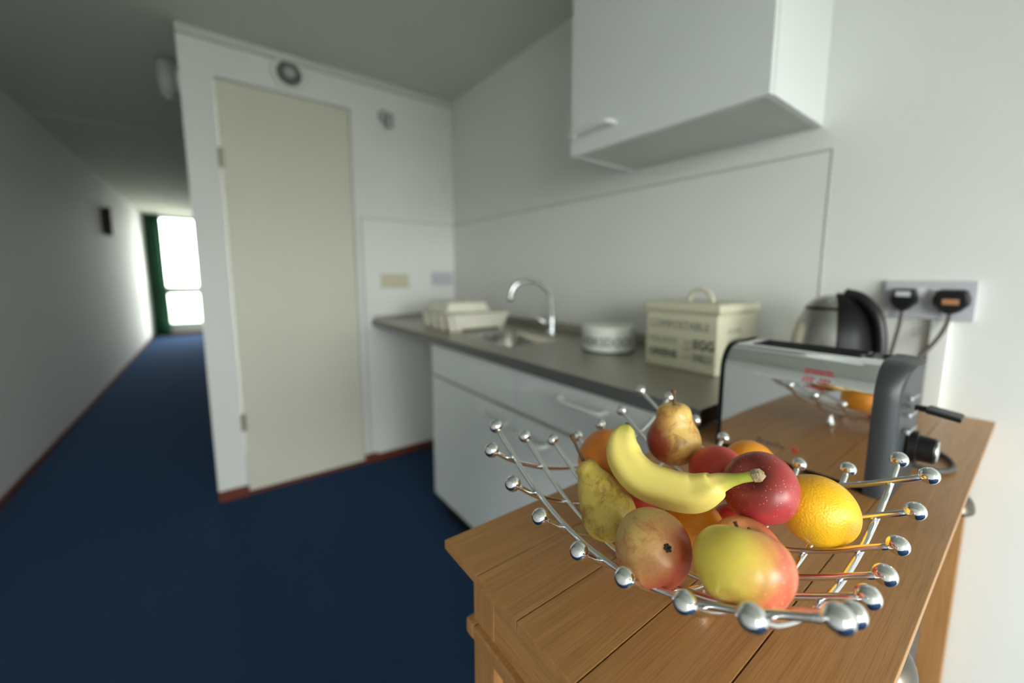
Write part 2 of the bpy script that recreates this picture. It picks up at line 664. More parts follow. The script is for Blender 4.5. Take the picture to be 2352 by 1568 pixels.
T = 0.12
structure('floor', [(XL - T, 0.0 + T, YB - T, YE + T, -0.1, 0.0)], 'carpet')
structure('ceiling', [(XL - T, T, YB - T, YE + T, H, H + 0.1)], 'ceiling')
structure('wall_right', [(0.0, T, YB - T, YD + T, 0.0, H)], 'wall')
ly0, ly1, lz0, lz1 = WINL
structure('wall_left', [(XL - T, XL, YB - T, ly0, 0.0, H), (XL - T, XL, ly1, YE + T, 0.0, H), (XL - T, XL, ly0, ly1, 0.0, lz0), (XL - T, XL, ly0, ly1, lz1, H)], 'wall')
# wall with the cupboard door: opening x -1.2412 .. -0.6367, up to 2.086
DX0, DX1, DZ = -1.2412, -0.6367, 2.086
structure('wall_back', [(XD, DX0, YD, YD + 0.10, 0, H), (DX1, 0.0, YD, YD + 0.10, 0, H), (DX0, DX1, YD, YD + 0.10, DZ, H)], 'wall')
structure('wall_corridor', [(XD, XD + 0.08, YD + 0.10, YE, 0, H)], 'wall')
structure('wall_cupboard_back', [(XD + 0.08, 0.0, YD + 0.6, YD + 0.65, 0, H)], 'wall')
# far end wall with a glazed door
ex0, ex1, ez1 = -2.06, -1.40, 2.24
structure('wall_end', [(XL, ex0, YE, YE + T, 0, H), (ex1, XD, YE, YE + T, 0, H), (ex0, ex1, YE, YE + T, ez1, H)], 'wall')
wx0, wx1, wz0, wz1 = WIN
structure('wall_front', [(XL, wx0, YB - T, YB, 0, H), (wx1, 0, YB - T, YB, 0, H), (wx0, wx1, YB - T, YB, 0, wz0), (wx0, wx1, YB - T, YB, wz1, H)], 'wall')
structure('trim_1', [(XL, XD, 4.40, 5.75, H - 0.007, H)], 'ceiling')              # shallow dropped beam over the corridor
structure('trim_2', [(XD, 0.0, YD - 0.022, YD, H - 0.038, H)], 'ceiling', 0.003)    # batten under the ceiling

# skirting
structure('baseboard_left', [(XL, XL + 0.012, YB, YE, 0, 0.045)], 'skirt', 0.002)
structure('baseboard_back', [(XD, DX0 + 0.004, YD - 0.012, YD, 0, 0.058), (DX1 - 0.004, -0.565, YD - 0.012, YD, 0, 0.058),
                             (-0.565, 0, YD - 0.016, YD - 0.004, 0, 0.045)], 'skirt', 0.002)
structure('baseboard_threshold', [(DX0 + 0.005, DX1 - 0.005, YD - 0.004, YD + 0.05, 0, 0.014)], 'skirt')

# cupboard door
d1 = tag(empty('door_1', ((DX0 + DX1) / 2, YD, 0)), 'cream painted flush cupboard door', kind='structure')
def rel(o, parent):
    o.parent = parent
    o.matrix_parent_inverse = Matrix.Translation(-Vector(parent.location))
    return o
rel(boxo('leaf', (DX0 + 0.003, DX1 - 0.003, YD + 0.006, YD + 0.045, 0.018, DZ - 0.003), 'door', bev=0.002), d1)
for z in (1.72, 0.40):
    bm = bmesh.new()
    tube(bm, [(DX0 - 0.002, YD - 0.006, z - 0.045), (DX0 - 0.002, YD - 0.006, z + 0.045)], 0.007, 10)
    box(bm, DX0 - 0.012, DX0 + 0.016, YD - 0.004, YD + 0.003, z - 0.045, z + 0.045)
    rel(obj('hinge', bm, 'hinge'), d1)
bm = bmesh.new()
box(bm, DX1 - 0.030, DX1 - 0.006, YD + 0.001, YD + 0.008, 1.02, 1.14, 0.002)
rel(obj('lock_plate', bm, 'door', angle=0.5), d1)
bm = bmesh.new()
for b in ((DX0 - 0.03, DX0, YD - 0.006, YD + 0.0005, 0.058, DZ + 0.03), (DX1, DX1 + 0.03, YD - 0.006, YD + 0.0005, 0.058, DZ + 0.03), (DX0, DX1, YD - 0.006, YD + 0.0005, DZ, DZ + 0.03)):
    box(bm, *b, bev=0.001)
rel(obj('door_frame', bm, 'wall'), d1)

# thin splashback panels
structure('trim_3', [(-0.003, -0.0003, 0.389, YD - 0.0035, 0.93, 1.494)], 'panel')
structure('trim_4', [(-0.598, -0.0003, YD - 0.003, YD - 0.0003, 0.045, 1.494)], 'panel')
structure('trim_5', [(-0.0036, -0.0003, 0.3845, 0.389, 0.93, 1.4985), (-0.0036, -0.0003, 0.389, YD - 0.003, 1.494, 1.4985)], 'seal')
structure('trim_6', [(-0.6035, -0.598, YD - 0.0036, YD - 0.0003, 0.058, 1.4985), (-0.598, -0.0036, YD - 0.0036, YD - 0.0003, 1.494, 1.4985)], 'seal')

# glazed door at the far end of the corridor
d2 = tag(empty('door_2', ((ex0 + ex1) / 2, YE, 0)), 'glazed end door with two bright panes', kind='structure')
fw = 0.07
bm = bmesh.new()
for b in ((ex0, ex0 + fw, YE + 0.02, YE + 0.07, 0.06, ez1), (ex1 - 0.03, ex1, YE + 0.02, YE + 0.07, 0.06, ez1),
          (ex0 + fw, ex1 - 0.03, YE + 0.02, YE + 0.07, ez1 - 0.055, ez1), (ex0 + fw, ex1 - 0.03, YE + 0.02, YE + 0.07, 0.06, 0.24),
          (ex0 + fw, ex1 - 0.03, YE + 0.02, YE + 0.07, 0.790, 0.935)):
    box(bm, *b, bev=0.003)
rel(obj('door_frame', bm, 'frame_grey'), d2)
for z0, z1 in ((0.24, 0.790), (0.935, ez1 - 0.055)):
    rel(boxo('pane', (ex0 + fw, ex1 - 0.03, YE + 0.043, YE + 0.047, z0, z1), 'glass'), d2)
rel(boxo('threshold', (ex0, ex1, YE - 0.02, YE + 0.07, 0.0, 0.06), 'threshold', bev=0.004), d2)

# the window behind the photographer (lights the room and shows in the chrome)
w1 = tag(empty('window_1', ((wx0 + wx1) / 2, YB, wz0)), 'wide white window with three panes', kind='structure')
bm = bmesh.new()
fy0, fy1 = YB - 0.09, YB - 0.03
wid = (wx1 - wx0) / 3
for b in [(wx0, wx1, fy0, fy1, wz0, wz0 + 0.05), (wx0, wx1, fy0, fy1, wz1 - 0.05, wz1)] + \
         [(wx0 + k * wid - (0.025 if 0 < k < 3 else 0) - (0.05 if k == 3 else 0), wx0 + k * wid + (0.025 if 0 < k < 3 else 0) + (0.05 if k == 0 else 0), fy0, fy1, wz0 + 0.05, wz1 - 0.05) for k in range(4)]:
    box(bm, *b, bev=0.003)
rel(obj('window_frame', bm, 'trim_white'), w1)
for k in range(3):
    rel(boxo('pane', (wx0 + k * wid + 0.02, wx0 + (k + 1) * wid - 0.02, YB - 0.062, YB - 0.058, wz0 + 0.045, wz1 - 0.045), 'glass'), w1)
rel(boxo('window_sill', (wx0 - 0.05, wx1 + 0.05, YB - 0.03, YB + 0.12, wz0 - 0.03, wz0), 'trim_white', bev=0.005), w1)

w2 = tag(empty('window_2', (XL, (ly0 + ly1) / 2, lz0)), 'white side window with two panes', kind='structure')
bm = bmesh.new()
fx0, fx1 = XL - 0.09, XL - 0.03
lm = (ly0 + ly1) / 2
for b in ((fx0, fx1, ly0, ly1, lz0, lz0 + 0.05), (fx0, fx1, ly0, ly1, lz1 - 0.05, lz1), (fx0, fx1, ly0, ly0 + 0.05, lz0 + 0.05, lz1 - 0.05),
          (fx0, fx1, lm - 0.025, lm + 0.025, lz0 + 0.05, lz1 - 0.05), (fx0, fx1, ly1 - 0.05, ly1, lz0 + 0.05, lz1 - 0.05)):
    box(bm, *b, bev=0.003)
rel(obj('window_frame', bm, 'trim_white'), w2)
for a, b in ((ly0, lm), (lm, ly1)):
    rel(boxo('pane', (XL - 0.062, XL - 0.058, a + 0.02, b - 0.02, lz0 + 0.045, lz1 - 0.045), 'glass'), w2)
rel(boxo('window_sill', (XL - 0.03, XL + 0.10, ly0 - 0.05, ly1 + 0.05, lz0 - 0.03, lz0), 'trim_white', bev=0.005), w2)

# ================================================================== CORRIDOR THINGS
bm = bmesh.new()
nx, nz = 60, 6
grid = []
for i in range(nx + 1):
    s = i / nx
    x = XL + 0.03 + 0.24 * s
    y = YE - 0.09 + 0.028 * math.sin(s * PI * 9) + 0.01 * math.sin(s * 31)
    grid.append([bm.verts.new((x + 0.01 * math.sin(k * 1.3) * (1 - k / nz), y, 0.02 + (H - 0.05) * k / nz)) for k in range(nz + 1)])
for i in range(nx):
    for k in range(nz):
        bm.faces.new((grid[i][k], grid[i + 1][k], grid[i + 1][k + 1], grid[i][k + 1]))
bmesh.ops.solidify(bm, geom=bm.faces[:], thickness=0.004)
cur = empty('curtain', (XL + 0.15, YE - 0.09, 0.02))
tag(cur, 'dark green floor-length curtain beside the glazed end door', 'curtain')
rel(obj('curtain_fabric', bm, 'curtain', smooth=True), cur)
bm = bmesh.new()
tube(bm, [(XL + 0.005, YE - 0.09, H - 0.022), (XD - 0.005, YE - 0.09, H - 0.022)], 0.010, 10)
rel(obj('curtain_rail', bm, 'trim_white', smooth=True), cur)

ws = empty('wall_sconce', (XL, 6.70, 1.76))
tag(ws, 'small dark brown wall sconce on the left corridor wall', 'wall lamp')
bm = bmesh.new()
box(bm, XL, XL + 0.008, 6.55, 6.85, 1.62, 1.90, 0.002)
rel(obj('backplate', bm, 'sconce_brown', angle=0.5), ws)
bm = bmesh.new()
lathe(bm, [(0.0, 1.60), (0.026, 1.605), (0.030, 1.70), (0.032, 1.92), (0.027, 1.92), (0.025, 1.70), (0.0, 1.62)], 20, cx=XL + 0.034, cy=6.70)
rel(obj('lamp_shade', bm, 'sconce_brown', angle=0.7), ws)

cl = empty('corridor_lamp', (XD, 2.88, 2.16))
tag(cl, 'pale grey lamp peeping out beside the white wall corner', 'wall lamp')
bm = bmesh.new()
lathe(bm, [(0, 0), (0.05, 0.0), (0.05, 0.02), (0.0, 0.02)], 24)
bm.transform(Matrix.Translation((XD, 2.88, 2.16)) @ Matrix.Rotation(-PI / 2, 4, 'Y'))
rel(obj('backplate', bm, 'trim_white', angle=0.5), cl)
bm = bmesh.new()
lathe(bm, [(0.0, 2.07), (0.030, 2.075), (0.042, 2.12), (0.044, 2.215), (0.036, 2.245), (0.0, 2.25)], 24, cx=XD - 0.055, cy=2.88)
rel(obj('lamp_shade', bm, 'fan', smooth=True), cl)

# ================================================================== THINGS ON THE CUPBOARD WALL
fan = empty('extractor_vent', (-0.925, YD, 2.19))
tag(fan, 'round grey ventilation valve above the cream cupboard door', 'vent')
def on_wall(bm):
    bm.transform(Matrix.Translation((-0.925, YD, 2.185)) @ Matrix.Rotation(PI / 2, 4, 'X'))
    return bm
bm = bmesh.new()
lathe(bm, [(0.056, 0.0), (0.084, 0.0), (0.084, 0.006), (0.076, 0.014), (0.066, 0.014), (0.058, 0.006)], 40)
rel(obj('outer_ring', on_wall(bm), 'wall', smooth=True), fan)
bm = bmesh.new()
lathe(bm, [(0.0, 0.001), (0.060, 0.001), (0.060, 0.004), (0.0, 0.004)], 40)
rel(obj('shadow_gap', on_wall(bm), 'fan_dark', angle=0.5), fan)
bm = bmesh.new()
lathe(bm, [(0.0, 0.003), (0.008, 0.003), (0.010, 0.016), (0.027, 0.020), (0.024, 0.028), (0.0, 0.032)], 32)
rel(obj('valve_disc', on_wall(bm), 'fan', smooth=True), fan)

sl = empty('spotlight', (-0.43, YD, 2.06))
tag(sl, 'small grey spotlight tilted down beside the cupboard door', 'wall lamp')
bm = bmesh.new()
lathe(bm, [(0, 0), (0.038, 0), (0.038, 0.012), (0.030, 0.022), (0, 0.022)], 28)
bm.transform(Matrix.Translation((-0.442, YD, 2.085)) @ Matrix.Rotation(PI / 2, 4, 'X'))
rel(obj('backplate', bm, 'fan', smooth=True), sl)
bm = bmesh.new()
tube(bm, [(-0.442, YD - 0.02, 2.085), (-0.438, YD - 0.055, 2.075)], 0.007, 10)
rel(obj('arm', bm, 'lamp_metal', smooth=True), sl)
bm = bmesh.new()
lathe(bm, [(0, 0.03), (0.016, 0.03), (0.020, 0.02), (0.024, -0.045), (0.021, -0.045), (0.017, 0.0), (0.0, 0.0)], 24)
bm.transform(Matrix.Translation((-0.432, YD - 0.062, 2.06)) @ Matrix.Rotation(0.35, 4, 'X'))
rel(obj('lamp_head', bm, 'lamp_metal', angle=0.8), sl)

def wall_plate(name, label, cat, b, mat, rockers, grp=None):
    e = empty(name, ((b[0] + b[1]) / 2, b[3], b[4]))
    tag(e, label, cat, grp)
    rel(boxo('faceplate', b, mat, bev=0.004), e)
    for r in rockers:
        rel(boxo('rocker', r, mat, bev=0.002), e)
    return e
py1 = YD - 0.003
wall_plate('light_switch', 'cream double switch plate above the left end of the worktop', 'switch',
           (-0.500, -0.325, py1 - 0.012, py1, 1.085, 1.172), 'switch_cream',
           [(-0.478, -0.426, py1 - 0.016, py1 - 0.011, 1.104, 1.153), (-0.399, -0.347, py1 - 0.016, py1 - 0.011, 1.104, 1.153)])
wall_plate('corner_switch', 'pale grey switch plate tucked into the wall corner', 'switch',
           (-0.168, -0.018, py1 - 0.014, py1, 1.098, 1.185), 'socket',
           [(-0.128, -0.098, py1 - 0.018, py1 - 0.013, 1.115, 1.168), (-0.088, -0.058, py1 - 0.018, py1 - 0.013, 1.115, 1.168)])

# ================================================================== FITTED KITCHEN
def bar_handle(parent, x, y0, y1, z, r=0.0070, out=0.032, horizontal=True):
    bm = bmesh.new()
    pts = spline([(x + 0.002, y0, z), (x - out * 0.75, y0 + (y1 - y0) * 0.02, z), (x - out, y0 + (y1 - y0) * 0.14, z), (x - out, (y0 + y1) / 2, z),
                  (x - out, y1 - (y1 - y0) * 0.14, z), (x - out * 0.75, y1 - (y1 - y0) * 0.02, z), (x + 0.002, y1, z)], 6)
    tube(bm, pts, r, 10)
    return obj('handle', bm, 'handle_white', parent, smooth=True)

XF = -0.545       # door front plane
def base_unit(name, label, y0, y1, drawer_handle):
    e = empty(name, ((XF) / 2, (y0 + y1) / 2, 0))
    tag(e, label, 'cabinet', 'base cabinets under the worktop')
    bm = bmesh.new()
    zt = HC - 0.037
    for b in ((XF + 0.019, -0.008, y0 + 0.0005, y0 + 0.0165, 0.1362, zt), (XF + 0.019, -0.008, y1 - 0.0165, y1 - 0.0005, 0.1362, zt),
              (XF + 0.019, -0.008, y0 + 0.0165, y1 - 0.0165, 0.1362, 0.152), (-0.014, -0.008, y0 + 0.0165, y1 - 0.0165, 0.152, zt),
              (XF + 0.019, XF + 0.037, y0 + 0.0165, y1 - 0.0165, 0.690, 0.735), (XF + 0.019, XF + 0.037, y0 + 0.0165, y1 - 0.0165, zt - 0.03, zt)):
        box(bm, *b)
    rel(obj('body', bm, 'carcass'), e)
    rel(boxo('plinth', (XF + 0.06, XF + 0.075, y0 + 0.0005, y1 - 0.0005, 0.0, 0.136), 'plinth'), e)
    rel(boxo('side_foot', (XF + 0.076, -0.05, y0 + 0.001, y0 + 0.017, 0.0, 0.136), 'plinth'), e)
    g = 0.0018
    dr = rel(boxo('drawer_front', (XF, XF + 0.018, y0 + g, y1 - g, 0.7187, HC - 0.042), 'white_lam', bev=0.0015), e)
    dz = 0.137
    do = rel(boxo('door', (XF, XF + 0.018, y0 + g, y1 - g, dz, 0.7067), 'white_lam', bev=0.0015), e)
    return e, dr, do
cabA, drA, doA = base_unit('base_cabinet', 'white base cabinet under the sink beside the open gap', 1.054, 1.700, False)
bar_handle(doA, XF, 1.255, 1.100, 0.657)
cabB, drB, doB = base_unit('base_cabinet', 'white base cabinet with handled drawer next to the oak table', 0.420, 1.0535, True)
bar_handle(drB, XF, 0.825, 0.660, 0.817)
bar_handle(doB, XF, 1.029, 0.885, 0.650)

# worktop with a pressed sink
WX0, WX1, WY0, WY1 = -0.565, -0.0065, 0.402, YD - 0.0065
SX0, SX1, SY0, SY1 = -0.462, -0.150, 1.215, 1.610
wt = empty('worktop', (-0.28, 1.4, HC))
tag(wt, 'grey brushed steel worktop with sink along the white wall', 'worktop')
def rrect(x0, x1, y0, y1, r, n=6):
    out = []
    for cx, cy, a in ((x1 - r, y1 - r, 0), (x0 + r, y1 - r, PI / 2), (x0 + r, y0 + r, PI), (x1 - r, y0 + r, 3 * PI / 2)):
        for k in range(n + 1):
            an = a + PI / 2 * k / n
            out.append((cx + r * math.cos(an), cy + r * math.sin(an)))
    return out
bm = bmesh.new()
hole = rrect(SX0, SX1, SY0, SY1, 0.055)
hv = [bm.verts.new((x, y, HC)) for x, y in hole]
c4 = [bm.verts.new(p) for p in ((WX1, WY1, HC), (WX0, WY1, HC), (WX0, WY0, HC), (WX1, WY0, HC))]
n = 7
for q in range(4):
    seg = hv[q * n:(q + 1) * n]
    for a, b in zip(seg, seg[1:]):
        bm.faces.new((c4[q], b, a))
    nxt = hv[((q + 1) * n) % len(hv)]
    bm.faces.new((c4[q], c4[(q + 1) % 4], nxt, seg[-1]))
# rolled lip down into the basin
lip = [bm.verts.new((x, y, HC - 0.008)) for x, y in rrect(SX0 + 0.003, SX1 - 0.003, SY0 + 0.003, SY1 - 0.003, 0.053)]
L = len(hv)
for k in range(L):
    bm.faces.new((hv[k], hv[(k + 1) % L], lip[(k + 1) % L], lip[k]))
rel(obj('top_sheet', bm, 'steel'), wt)
bm = bmesh.new()
box(bm, WX0, WX0 + 0.004, WY0, WY1, HC - 0.036, HC - 0.0005, 0.001)
rel(obj('front_edge', bm, 'steel_edge'), wt)
bm = bmesh.new()
box(bm, WX0 + 0.004, WX0 + 0.018, WY0 + 0.001, WY1, HC - 0.036, HC - 0.001)
box(bm, WX0 + 0.018, WX1, WY0 + 0.001, WY0 + 0.020, HC - 0.036, HC - 0.001)
box(bm, WX0 + 0.018, WX1, SY1 + 0.02, WY1, HC - 0.036, HC - 0.001)
box(bm, WX0 + 0.018, WX1, WY0 + 0.02, SY0 - 0.02, HC - 0.036, HC - 0.001)
rel(obj('core', bm, 'core'), wt)
bm = bmesh.new()
box(bm, WX1 - 0.014, WX1, WY0, WY1, HC, HC + 0.042, 0.003)
box(bm, WX0 + 0.01, WX1 - 0.014, WY1 - 0.012, WY1, HC, HC + 0.020, 0.003)
rel(obj('upstand', bm, 'steel', angle=0.5), wt)
bm = bmesh.new()
layers = []
for dz, ins, r in ((-0.006, 0.003, 0.053), (-0.012, 0.006, 0.052), (-0.10, 0.014, 0.050), (-0.14, 0.022, 0.048), (-0.155, 0.045, 0.040)):
    layers.append([bm.verts.new((x, y, HC + dz)) for x, y in rrect(SX0 + ins, SX1 - ins, SY0 + ins, SY1 - ins, r)])
for A, B in zip(layers, layers[1:]):
    for k in range(len(A)):
        bm.faces.new((A[k], A[(k + 1) % len(A)], B[(k + 1) % len(A)], B[k]))
bm.faces.new(layers[-1])
basin = rel(obj('basin', bm, 'basin', smooth=True), wt)
bm = bmesh.new()
lathe(bm, [(0.0, HC - 0.150), (0.020, HC - 0.152), (0.034, HC - 0.150), (0.038, HC - 0.154), (0.0, HC - 0.1545)], 24, cx=-0.30, cy=1.41)
dn = obj('drain', bm, 'tapchrome', smooth=True)
dn.parent = basin

# mixer tap
tp = empty('mixer_tap', (-0.105, 1.37, HC))
tag(tp, 'chrome swan neck mixer tap behind the sink', 'tap')
bm = bmesh.new()
lathe(bm, [(0, HC), (0.027, HC), (0.027, HC + 0.008), (0.021, HC + 0.016), (0.020, HC + 0.075), (0.016, HC + 0.085), (0, HC + 0.085)], 24, cx=-0.105, cy=1.37)
rel(obj('tap_body', bm, 'tapchrome', angle=0.7), tp)
bm = bmesh.new()
tube(bm, spline([(-0.105, 1.37, HC + 0.07), (-0.105, 1.37, HC + 0.13), (-0.116, 1.374, HC + 0.185), (-0.155, 1.387, HC + 0.228), (-0.215, 1.405, HC + 0.242),
                 (-0.268, 1.420, HC + 0.228), (-0.290, 1.428, HC + 0.195), (-0.294, 1.430, HC + 0.175)], 8), 0.0105, 14)
rel(obj('spout', bm, 'tapchrome', smooth=True), tp)
bm = bmesh.new()
tube(bm, [(-0.2925, 1.4295, HC + 0.190), (-0.295, 1.431, HC + 0.155)], 0.0130, 14)
rel(obj('aerator', bm, 'chrome', smooth=True), tp)
bm = bmesh.new()
tube(bm, [(-0.120, 1.366, HC + 0.040), (-0.150, 1.372, HC + 0.055), (-0.185, 1.395, HC + 0.092)], [0.014, 0.012, 0.010], 12)
rel(obj('lever', bm, 'chrome', smooth=True), tp)

# wall cabinet
wc = empty('wall_cabinet', (-0.1665, 0.72, 1.56))
tag(wc, 'white wall cabinet hanging above the worktop', 'cabinet')
KX, KY0, KY1, KZ0, KZ1 = -0.333, 0.412, 1.030, 1.5598, 2.235
bm = bmesh.new()
box(bm, KX + 0.019, -0.001, KY0, KY0 + 0.017, KZ0, KZ1)
box(bm, KX + 0.019, -0.001, KY1 - 0.017, KY1, KZ0, KZ1)
box(bm, KX + 0.019, -0.001, KY0 + 0.017, KY1 - 0.017, KZ1 - 0.017, KZ1)
box(bm, -0.008, -0.001, KY0 + 0.017, KY1 - 0.017, KZ0 + 0.004, KZ1 - 0.017)
rel(obj('body', bm, 'white_lam'), wc)
rel(boxo('bottom_panel', (KX + 0.019, -0.012, KY0 + 0.017, KY1 - 0.017, KZ0 + 0.003, KZ0 + 0.020), 'carcass'), wc)
wd = rel(boxo('door', (KX, KX + 0.018, KY0 + 0.001, KY1 - 0.001, KZ0 - 0.002, KZ1 - 0.001), 'white_lam', bev=0.0015), wc)
h = bar_handle(None, KX, 1.012, 0.842, 1.618)
h.parent = wd

# ================================================================== THINGS ON THE WORKTOP
def flared_tray(bm, x0, x1, y0, y1, z0, z1, fl=0.018, th=0.003, rim=0.010, slots=0):
    def ring(ins, z):
        return [bm.verts.new((x, y, z)) for x, y in rrect(x0 + ins, x1 - ins, y0 + ins, y1 - ins, 0.025, 4)]
    R = [ring(fl, z0), ring(0, z1 - 0.004), ring(-rim, z1 - 0.004), ring(-rim, z1), ring(th, z1), ring(fl + th, z0 + th)]
    for ri, (A, B) in enumerate(zip(R, R[1:])):
        for k in range(len(A)):
            if slots and ri in (0, 4) and 9 <= k <= 11:
                continue
            bm.faces.new((A[k], A[(k + 1) % len(A)], B[(k + 1) % len(A)], B[k]))
    bm.faces.new(R[0][::-1])
    bm.faces.new(R[-1])

dk = empty('dish_rack', (-0.29, 1.83, HC))
tag(dk, 'cream plastic dish drainer with slotted side on the worktop', 'dish rack')
bm = bmesh.new()
RX0, RX1, RY0, RY1 = -0.455, -0.125, 1.660, 2.010
flared_tray(bm, RX0, RX1, RY0, RY1, HC + 0.012, HC + 0.085, slots=1)
rel(obj('tray', bm, 'plastic_cream', angle=0.6), dk)
for k in range(4):
    y = RY0 + 0.05 + k * 0.085
    bm = bmesh.new()
    box(bm, RX0 - 0.008, RX0 + 0.016, y - 0.019, y + 0.019, HC + 0.0003, HC + 0.081, 0.004)
    for v in bm.verts:
        v.co.x += 0.016 * (HC + 0.081 - v.co.z) / 0.081
    rel(obj('cutlery_divider', bm, 'plastic_cream', angle=0.6), dk)
for xx in (RX0 + 0.05, RX1 - 0.04):
    for yy in (RY0 + 0.04, RY1 - 0.04):
        rel(boxo('foot', (xx - 0.01, xx + 0.01, yy - 0.01, yy + 0.01, HC + 0.0003, HC + 0.013), 'plastic_cream'), dk)

dt = empty('washing_up_tray', (-0.32, 1.88, HC + 0.085))
tag(dt, 'shallow cream tray stacked upside down on the dish drainer', 'tray')
bm = bmesh.new()
flared_tray(bm, -0.440, -0.195, 1.735, 2.000, HC + 0.0865, HC + 0.132, fl=0.016)
bm.transform(Matrix.Translation((0, 0, 2 * HC + 0.2185)) @ Matrix.Scale(-1, 4, (0, 0, 1)))
rel(obj('tray_shell', bm, 'plastic_cream', angle=0.6), dt)
bm = bmesh.new()
tube(bm, spline([(-0.30, 1.80, HC + 0.131), (-0.30, 1.81, HC + 0.142), (-0.30, 1.86, HC + 0.145), (-0.30, 1.91, HC + 0.142), (-0.30, 1.92, HC + 0.131)], 5), 0.006, 8)
rel(obj('tray_handle', bm, 'plastic_cream', smooth=True), dt)

# round lettered tin
TC, TR = (-0.205, 0.952), 0.092
tn = empty('biscuit_tin', (TC[0], TC[1], HC))
tag(tn, 'round pale lettered biscuit tin on the worktop', 'tin')
bm = bmesh.new()
lathe(bm, [(0, 0.0003), (TR - 0.003, 0.0003), (TR, 0.003), (TR, 0.072), (TR - 0.006, 0.074), (0.0, 0.074)], 48)
obj('tin_body', bm, 'tin', tn, angle=0.7)
bm = bmesh.new()
lathe(bm, [(TR, 0.0005), (TR + 0.0018, 0.0012), (TR + 0.0018, 0.0065), (TR, 0.008)], 48)
obj('dark_rim', bm, 'ink', tn, angle=0.7)
bm = bmesh.new()
lathe(bm, [(TR + 0.0005, 0.066), (TR + 0.003, 0.067), (TR + 0.003, 0.088), (TR - 0.002, 0.093), (TR - 0.014, 0.094), (0.0, 0.096)], 48)
obj('lid', bm, 'tin', tn, angle=0.7)
ang = math.atan2(-0.95, -1.12)
text_mesh('lettering', 'KEKSDOOS', 0.040, 'ink', tn, (0, 0, 0.028), (0, 0, ang + PI / 2), bend=TR + 0.0006, align='CENTER', space=1.1, squash=0.88, bold=0.0006)

# compost caddy
BX0, BX1, BY0, BY1 = -0.290, -0.075, 0.512, 0.736
cb = empty('compost_caddy', ((BX0 + BX1) / 2, (BY0 + BY1) / 2, HC))
tag(cb, 'cream enamel compost box with lettering and hooped lid', 'box')
cl_ = Vector(cb.location)
rel(boxo('box_body', (BX0, BX1, BY0, BY1, HC + 0.0003, HC + 0.166), 'cream', bev=0.008, seg=3), cb)
lid = rel(boxo('lid', (BX0 - 0.006, BX1 + 0.006, BY0 - 0.006, BY1 + 0.006, HC + 0.1665, HC + 0.192), 'cream', bev=0.006, seg=3), cb)
bm = bmesh.new()
cyb = (BY0 + BY1) / 2
tube(bm, spline([((BX0 + BX1) / 2, cyb + 0.036, HC + 0.188)] + [((BX0 + BX1) / 2, cyb + 0.036 * math.cos(a), HC + 0.192 + 0.034 * math.sin(a)) for a in [PI * k / 8 for k in range(9)]] + [((BX0 + BX1) / 2, cyb - 0.036, HC + 0.188)], 4), 0.0065, 10)
lh = obj('lid_handle', bm, 'cream', smooth=True)
lh.parent = lid
RX = Euler((PI / 2, 0, -PI / 2))      # readable from -x
fx = BX0 - 0.0003 - cl_.x
def cad(body, size, y, z, mat='ink_mid', bold=0.0, squash=1.0, rot=0.0):
    text_mesh('lettering', body, size, mat, cb, (fx, y - cl_.y, z), (PI / 2, rot, -PI / 2), squash=squash, bold=bold)
cad('COMPOSTABLE', 0.033, BY1 - 0.016, 0.118, 'ink_mid', 0.0, 0.80)
cad('PEELINGS', 0.023, BY1 - 0.016, 0.076, 'ink_soft', 0.0004, 0.94)
cad('GREENS', 0.030, BY1 - 0.016, 0.035, 'ink', 0.0008, 0.86)
cad('TEA', 0.015, BY1 - 0.126, 0.078, 'ink_soft', 0.0, 1.0)
cad('AND', 0.011, BY1 - 0.126, 0.062, 'ink_soft', 0.0, 1.0)
cad('FRUIT', 0.012, BY1 - 0.126, 0.038, 'ink_soft', 0.0, 0.8)
cad('EGG', 0.036, BY1 - 0.155, 0.068, 'ink', 0.0010, 0.86)
cad('SHELLS', 0.030, BY1 - 0.155, 0.034, 'ink_mid', 0.0004, 0.60)
text_mesh('lettering', 'KITCHEN', 0.018, 'ink_soft', cb, (-0.06, BY0 - 0.0003 - cl_.y, 0.112), (PI / 2, 0, 0))
text_mesh('lettering', 'COMPOST', 0.018, 'ink_soft', cb, (-0.06, BY0 - 0.0003 - cl_.y, 0.085), (PI / 2, 0, 0))

# ================================================================== SOCKET, CONDUIT
so = empty('double_socket', (0.0, 0.17, 1.067))
tag(so, 'pale grey double wall socket holding two black plugs', 'socket')
SYc = 0.1705
rel(boxo('faceplate', (-0.016, 0.0, 0.0938, 0.2473, 1.067, 1.1556), 'socket', bev=0.003), so)
for yy in (SYc + 0.012, SYc - 0.012):
    rel(boxo('rocker', (-0.019, -0.015, yy - 0.007, yy + 0.007, 1.118, 1.138), 'handle_white', bev=0.0015), so)
bm = bmesh.new()
box(bm, -0.018, -0.0005, 0.128, 0.160, HC - 0.2, 1.0665, 0.003)
tag(obj('cable_conduit', bm, 'wall', angle=0.5), 'narrow white cable conduit running down the wall below the socket', 'conduit')

